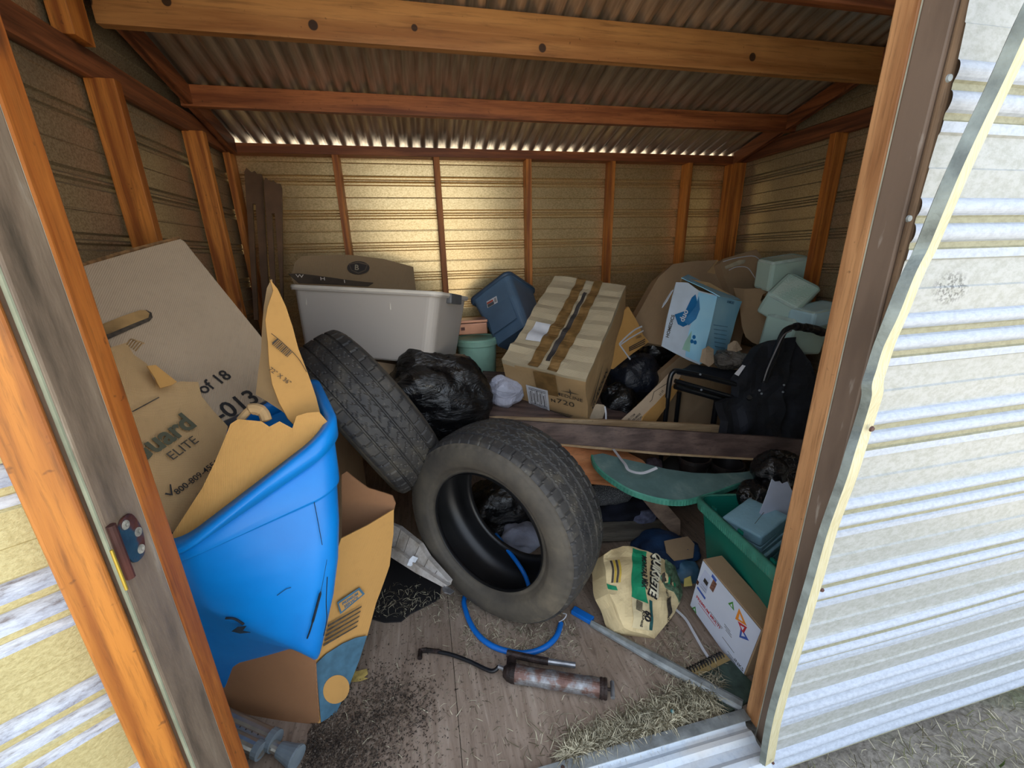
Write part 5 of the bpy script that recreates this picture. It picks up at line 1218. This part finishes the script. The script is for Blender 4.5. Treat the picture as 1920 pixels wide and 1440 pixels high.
# ---------------------------------------------------------------- crutch
ALU = plain('brushed_aluminium', (196, 194, 186), .28, .1, 30, metal=.8); GRR = plain('grey_rubber', (120, 132, 140), .6, .1, 15)
p0 = at(548, 1416, z=.036); p1 = at(430, 1360, z=.06); cdv = (p1-p0).normalized(); cs = Vector((-cdv.y, cdv.x, 0))
t = thing('crutch', (p0.x, p0.y, 0), 'aluminium crutch with a grey rubber tip lying at the left front of the floor', 'crutch')
mesh('leg', *tube([p0+cdv*.02, p0+cdv*.5], .015, 14, False), ALU, t)
mesh('outer_tube', *tube([p0+cdv*.085-cs*.020+Vector((0, 0, -.006)), p0+cdv*.5-cs*.016], .021, 14, False), ALU, t)
mesh('outer_tube', *tube([p0+cdv*.085+cs*.022+Vector((0, 0, .008)), p0+cdv*.5+cs*.02], .019, 14, False), ALU, t)
mesh('collar', *tube([p0+cdv*.072-cs*.012, p0+cdv*.092-cs*.012], .030, 16, False), GRR, t); mesh('collar', *tube([p0+cdv*.085+cs*.024+Vector((0, 0, .008)), p0+cdv*.105+cs*.024+Vector((0, 0, .008))], .024, 16, False), GRR, t)
mesh('rubber_tip', *tube([p0-cdv*.02, p0-cdv*.014, p0+cdv*.01, p0+cdv*.045], [.031, .032, .026, .020], 18, False), GRR, t, smooth=False)
for k in range(6): mesh('adjuster_hole', *tube([p0+cdv*(.12+.022*k)+cs*.001*k+Vector((0, 0, .0215)), p0+cdv*(.12+.022*k)+Vector((0, 0, .0218+.002))], .0022, 6, False), INKG, t) if k < 6 else None
# white folding case behind the tyre
WC = N('dirty_white_vinyl'); _f = WC.noise(9, 5, None, .7); _gr = WC.n('TexBrick', i_Vector=WC.map((1, 1, 1)), i_Scale=14.0, i_1=(1, 1, 1, 1)).outputs[1]
WC_M = WC.out(WC.ramp(_f, [(.35, (150, 140, 128)), (.55, (196, 190, 184)), (.75, (214, 212, 208))]), .6, _f, .3)
t = thing('folding_case', tuple(at(790, 1075, y=-1.45)), 'dirty white hinged case with a metal latch, slanting between the orange carton and the tyre', 'case')
anc = ((738, 985, -1.32), (745, 1045, -1.40), (840, 1095, -1.60)); plc = plane_of(anc)
mesh('upper_half', *sheetv([(730, 982), (745, 988), (785, 1020), (800, 1045), (840, 1090), (836, 1100), (790, 1065), (735, 1025)], anc, .03, amp=.001), WC_M, t)
mesh('lower_half', *sheetv([(733, 1027), (738, 1028), (790, 1066), (838, 1098), (832, 1102), (780, 1075), (733, 1045)], ((738, 985, -1.345), (745, 1045, -1.425), (840, 1095, -1.625)), .03, amp=.001), WC_M, t)
for a_, b_ in (((752, 992), (742, 1025)), ((768, 1006), (757, 1038)), ((786, 1024), (774, 1050)), ((803, 1048), (794, 1066)), ((820, 1070), (812, 1082))):
    mesh('seam', *tube([onplane(*a_, plc)-plc[1]*.001, onplane(*b_, plc)-plc[1]*.001], .0009, 5, False), INKG, t)
mesh('latch', *sheetv([(768, 1048), (774, 1042), (784, 1046), (778, 1056), (770, 1062), (763, 1060)], ((768, 1048, -1.475), (784, 1046, -1.475), (770, 1062, -1.49)), .006), STL, t)
mesh('foot', *sheetv([(829, 1102), (836, 1097), (852, 1108), (845, 1113), (834, 1110)], ((829, 1102, -1.63), (852, 1108, -1.64), (834, 1110, -1.65)), .006), STL, t)
# black mat, leaf, hay and dirt
o = mesh('floor_mat', *[x for x in sheetv([(640, 1000), (730, 1010), (800, 1080), (827, 1100), (824, 1122), (800, 1135), (770, 1150), (752, 1165), (720, 1166), (700, 1160), (600, 1150), (560, 1060)], tuple((x, y, at(x, y, z=.010).y) for x, y in ((700, 1160), (827, 1100), (640, 1000))), .006, amp=.004, step=16)], N('black_felt').out(lin((26, 24, 26)), .95)); tag(o, 'ragged black mat on the floor under the white case, dusted with hay', 'mat')
o = mesh('leaf', *sheetv([(657, 1278), (664, 1250), (668, 1258), (678, 1256), (688, 1254), (690, 1264), (682, 1270), (690, 1272), (676, 1276), (666, 1278)], tuple((x, y, at(x, y, z=.012).y) for x, y in ((657, 1278), (688, 1254), (690, 1272))), .001, amp=.004, step=6, freq=25), plain('dry_yellow_leaf', (196, 170, 96), .8, .2, 60)); tag(o, 'dry yellow leaf on the floor beside the blue print of the carton', 'leaf')
o = cloth(1260, 1336, -2.10, (.006, .006, .006), plain('teal_bottle_cap', (80, 130, 132), .6), 'tiny teal ball in the hay near the sill', 3, 'bead', 'bead', .02)
o.location = at(1260, 1336, z=.02)
def hay(r):
    if r.random() < .8:
        u = r.random()**1.1; px = 1060+u*290; base = 1428-u*92; h = 18+110*u**1.4*(1-.1*u)
        py = base-abs(r.gauss(0, .45))*h
        if px > 1370: return None
        p = at(px, py, z=0); return (p.x, max(p.y, -2.18), .003+r.random()*.018*(1-(base-py)/(h*1.8+1)) if base-py < h else .003)
    px = r.gauss(1170, 60); py = r.gauss(1400, 25); p = at(px, py, z=0); return (p.x, max(p.y, -2.18), .003) if p.x < 2.18 else None
blades('hay', hay, 6500, .015, .06, .0012, SM, 'drift of pale hay along the sill in front of the right jamb', 'hay', 1, 11)
def hay2(r):
    k = r.random()
    if k < .25: p = at(r.uniform(870, 1080), r.gauss(1195, 22), z=0)
    elif k < .5: p = at(r.gauss(1290, 35), r.gauss(1200, 35), z=0)
    elif k < .62: p = at(r.gauss(745, 45), r.gauss(1135, 18), z=0); return (p.x, p.y, .02)
    elif k < .8: p = at(r.gauss(870, 60), r.gauss(1130, 25), z=0)
    else: p = at(r.uniform(640, 1300), r.uniform(1180, 1440), z=0)
    return (p.x, p.y, .004) if -2.18 < p.y and p.x < 2.18 else None
blades('hay', hay2, 2200, .012, .04, .0009, SM, 'loose wisps of hay scattered over the plywood around the tyre', 'hay', 1, 12)
DM = [plain('debris_dark', (58, 48, 40), .9, .3), plain('debris_brown', (92, 76, 62), .9, .3), plain('debris_grey', (126, 112, 98), .9, .3)]
def dirt(r):
    k = r.random()
    if k < .75: px, py = r.gauss(600, 75), r.gauss(1395, 42)
    elif k < .9: px, py = r.gauss(740, 40), r.gauss(1320, 30)
    else: px, py = r.gauss(640, 100), r.gauss(1290, 50)
    p = at(px, py, z=0); return (p.x, p.y, .002+r.random()*.006) if p.y > -2.18 and p.x > .84 else None
blades('dirt_debris', dirt, 9000, .003, .012, .0018, DM, 'dark crumbly dirt and droppings on the floor in front of the orange carton', 'dirt', 1, 14, curl=.5)
SKYG, SKYS, SUNE, EXPO = 6.0, .10, 7.5, 2.2
# ================================================================== light
w = bpy.data.worlds.new('sky'); sc.world = w; w.use_nodes = True; nt = w.node_tree
bg = nt.nodes['Background']
sky = nt.nodes.new('ShaderNodeTexSky'); sky.sky_type = 'NISHITA'; sky.sun_disc = False; sky.sun_elevation = math.radians(48); sky.sun_rotation = math.radians(20); sky.air_density = 1.2; sky.dust_density = 3.0
mx = nt.nodes.new('ShaderNodeMix'); mx.data_type = 'RGBA'; mx.inputs[0].default_value = .55
nt.links.new(sky.outputs[0], mx.inputs[6]); mx.inputs[7].default_value = (.92*SKYG, .97*SKYG, 1.03*SKYG, 1)
nt.links.new(mx.outputs[2], bg.inputs[0]); bg.inputs[1].default_value = SKYS
sd = bpy.data.lights.new('sun', 'SUN'); sd.energy = SUNE; sd.angle = math.radians(1.5); sd.color = (1, .97, .92)
so = bpy.data.objects.new('sun', sd); COL.objects.link(so)
d = Vector((-.25, -1.0, -1.75)).normalized(); so.rotation_euler = d.to_track_quat('-Z', 'Y').to_euler(); so.location = (2, 6, 8)
sc.view_settings.view_transform = 'Standard'; sc.view_settings.look = 'None'; sc.view_settings.gamma = 1; sc.view_settings.use_curve_mapping = False
sc.view_settings.exposure = EXPO
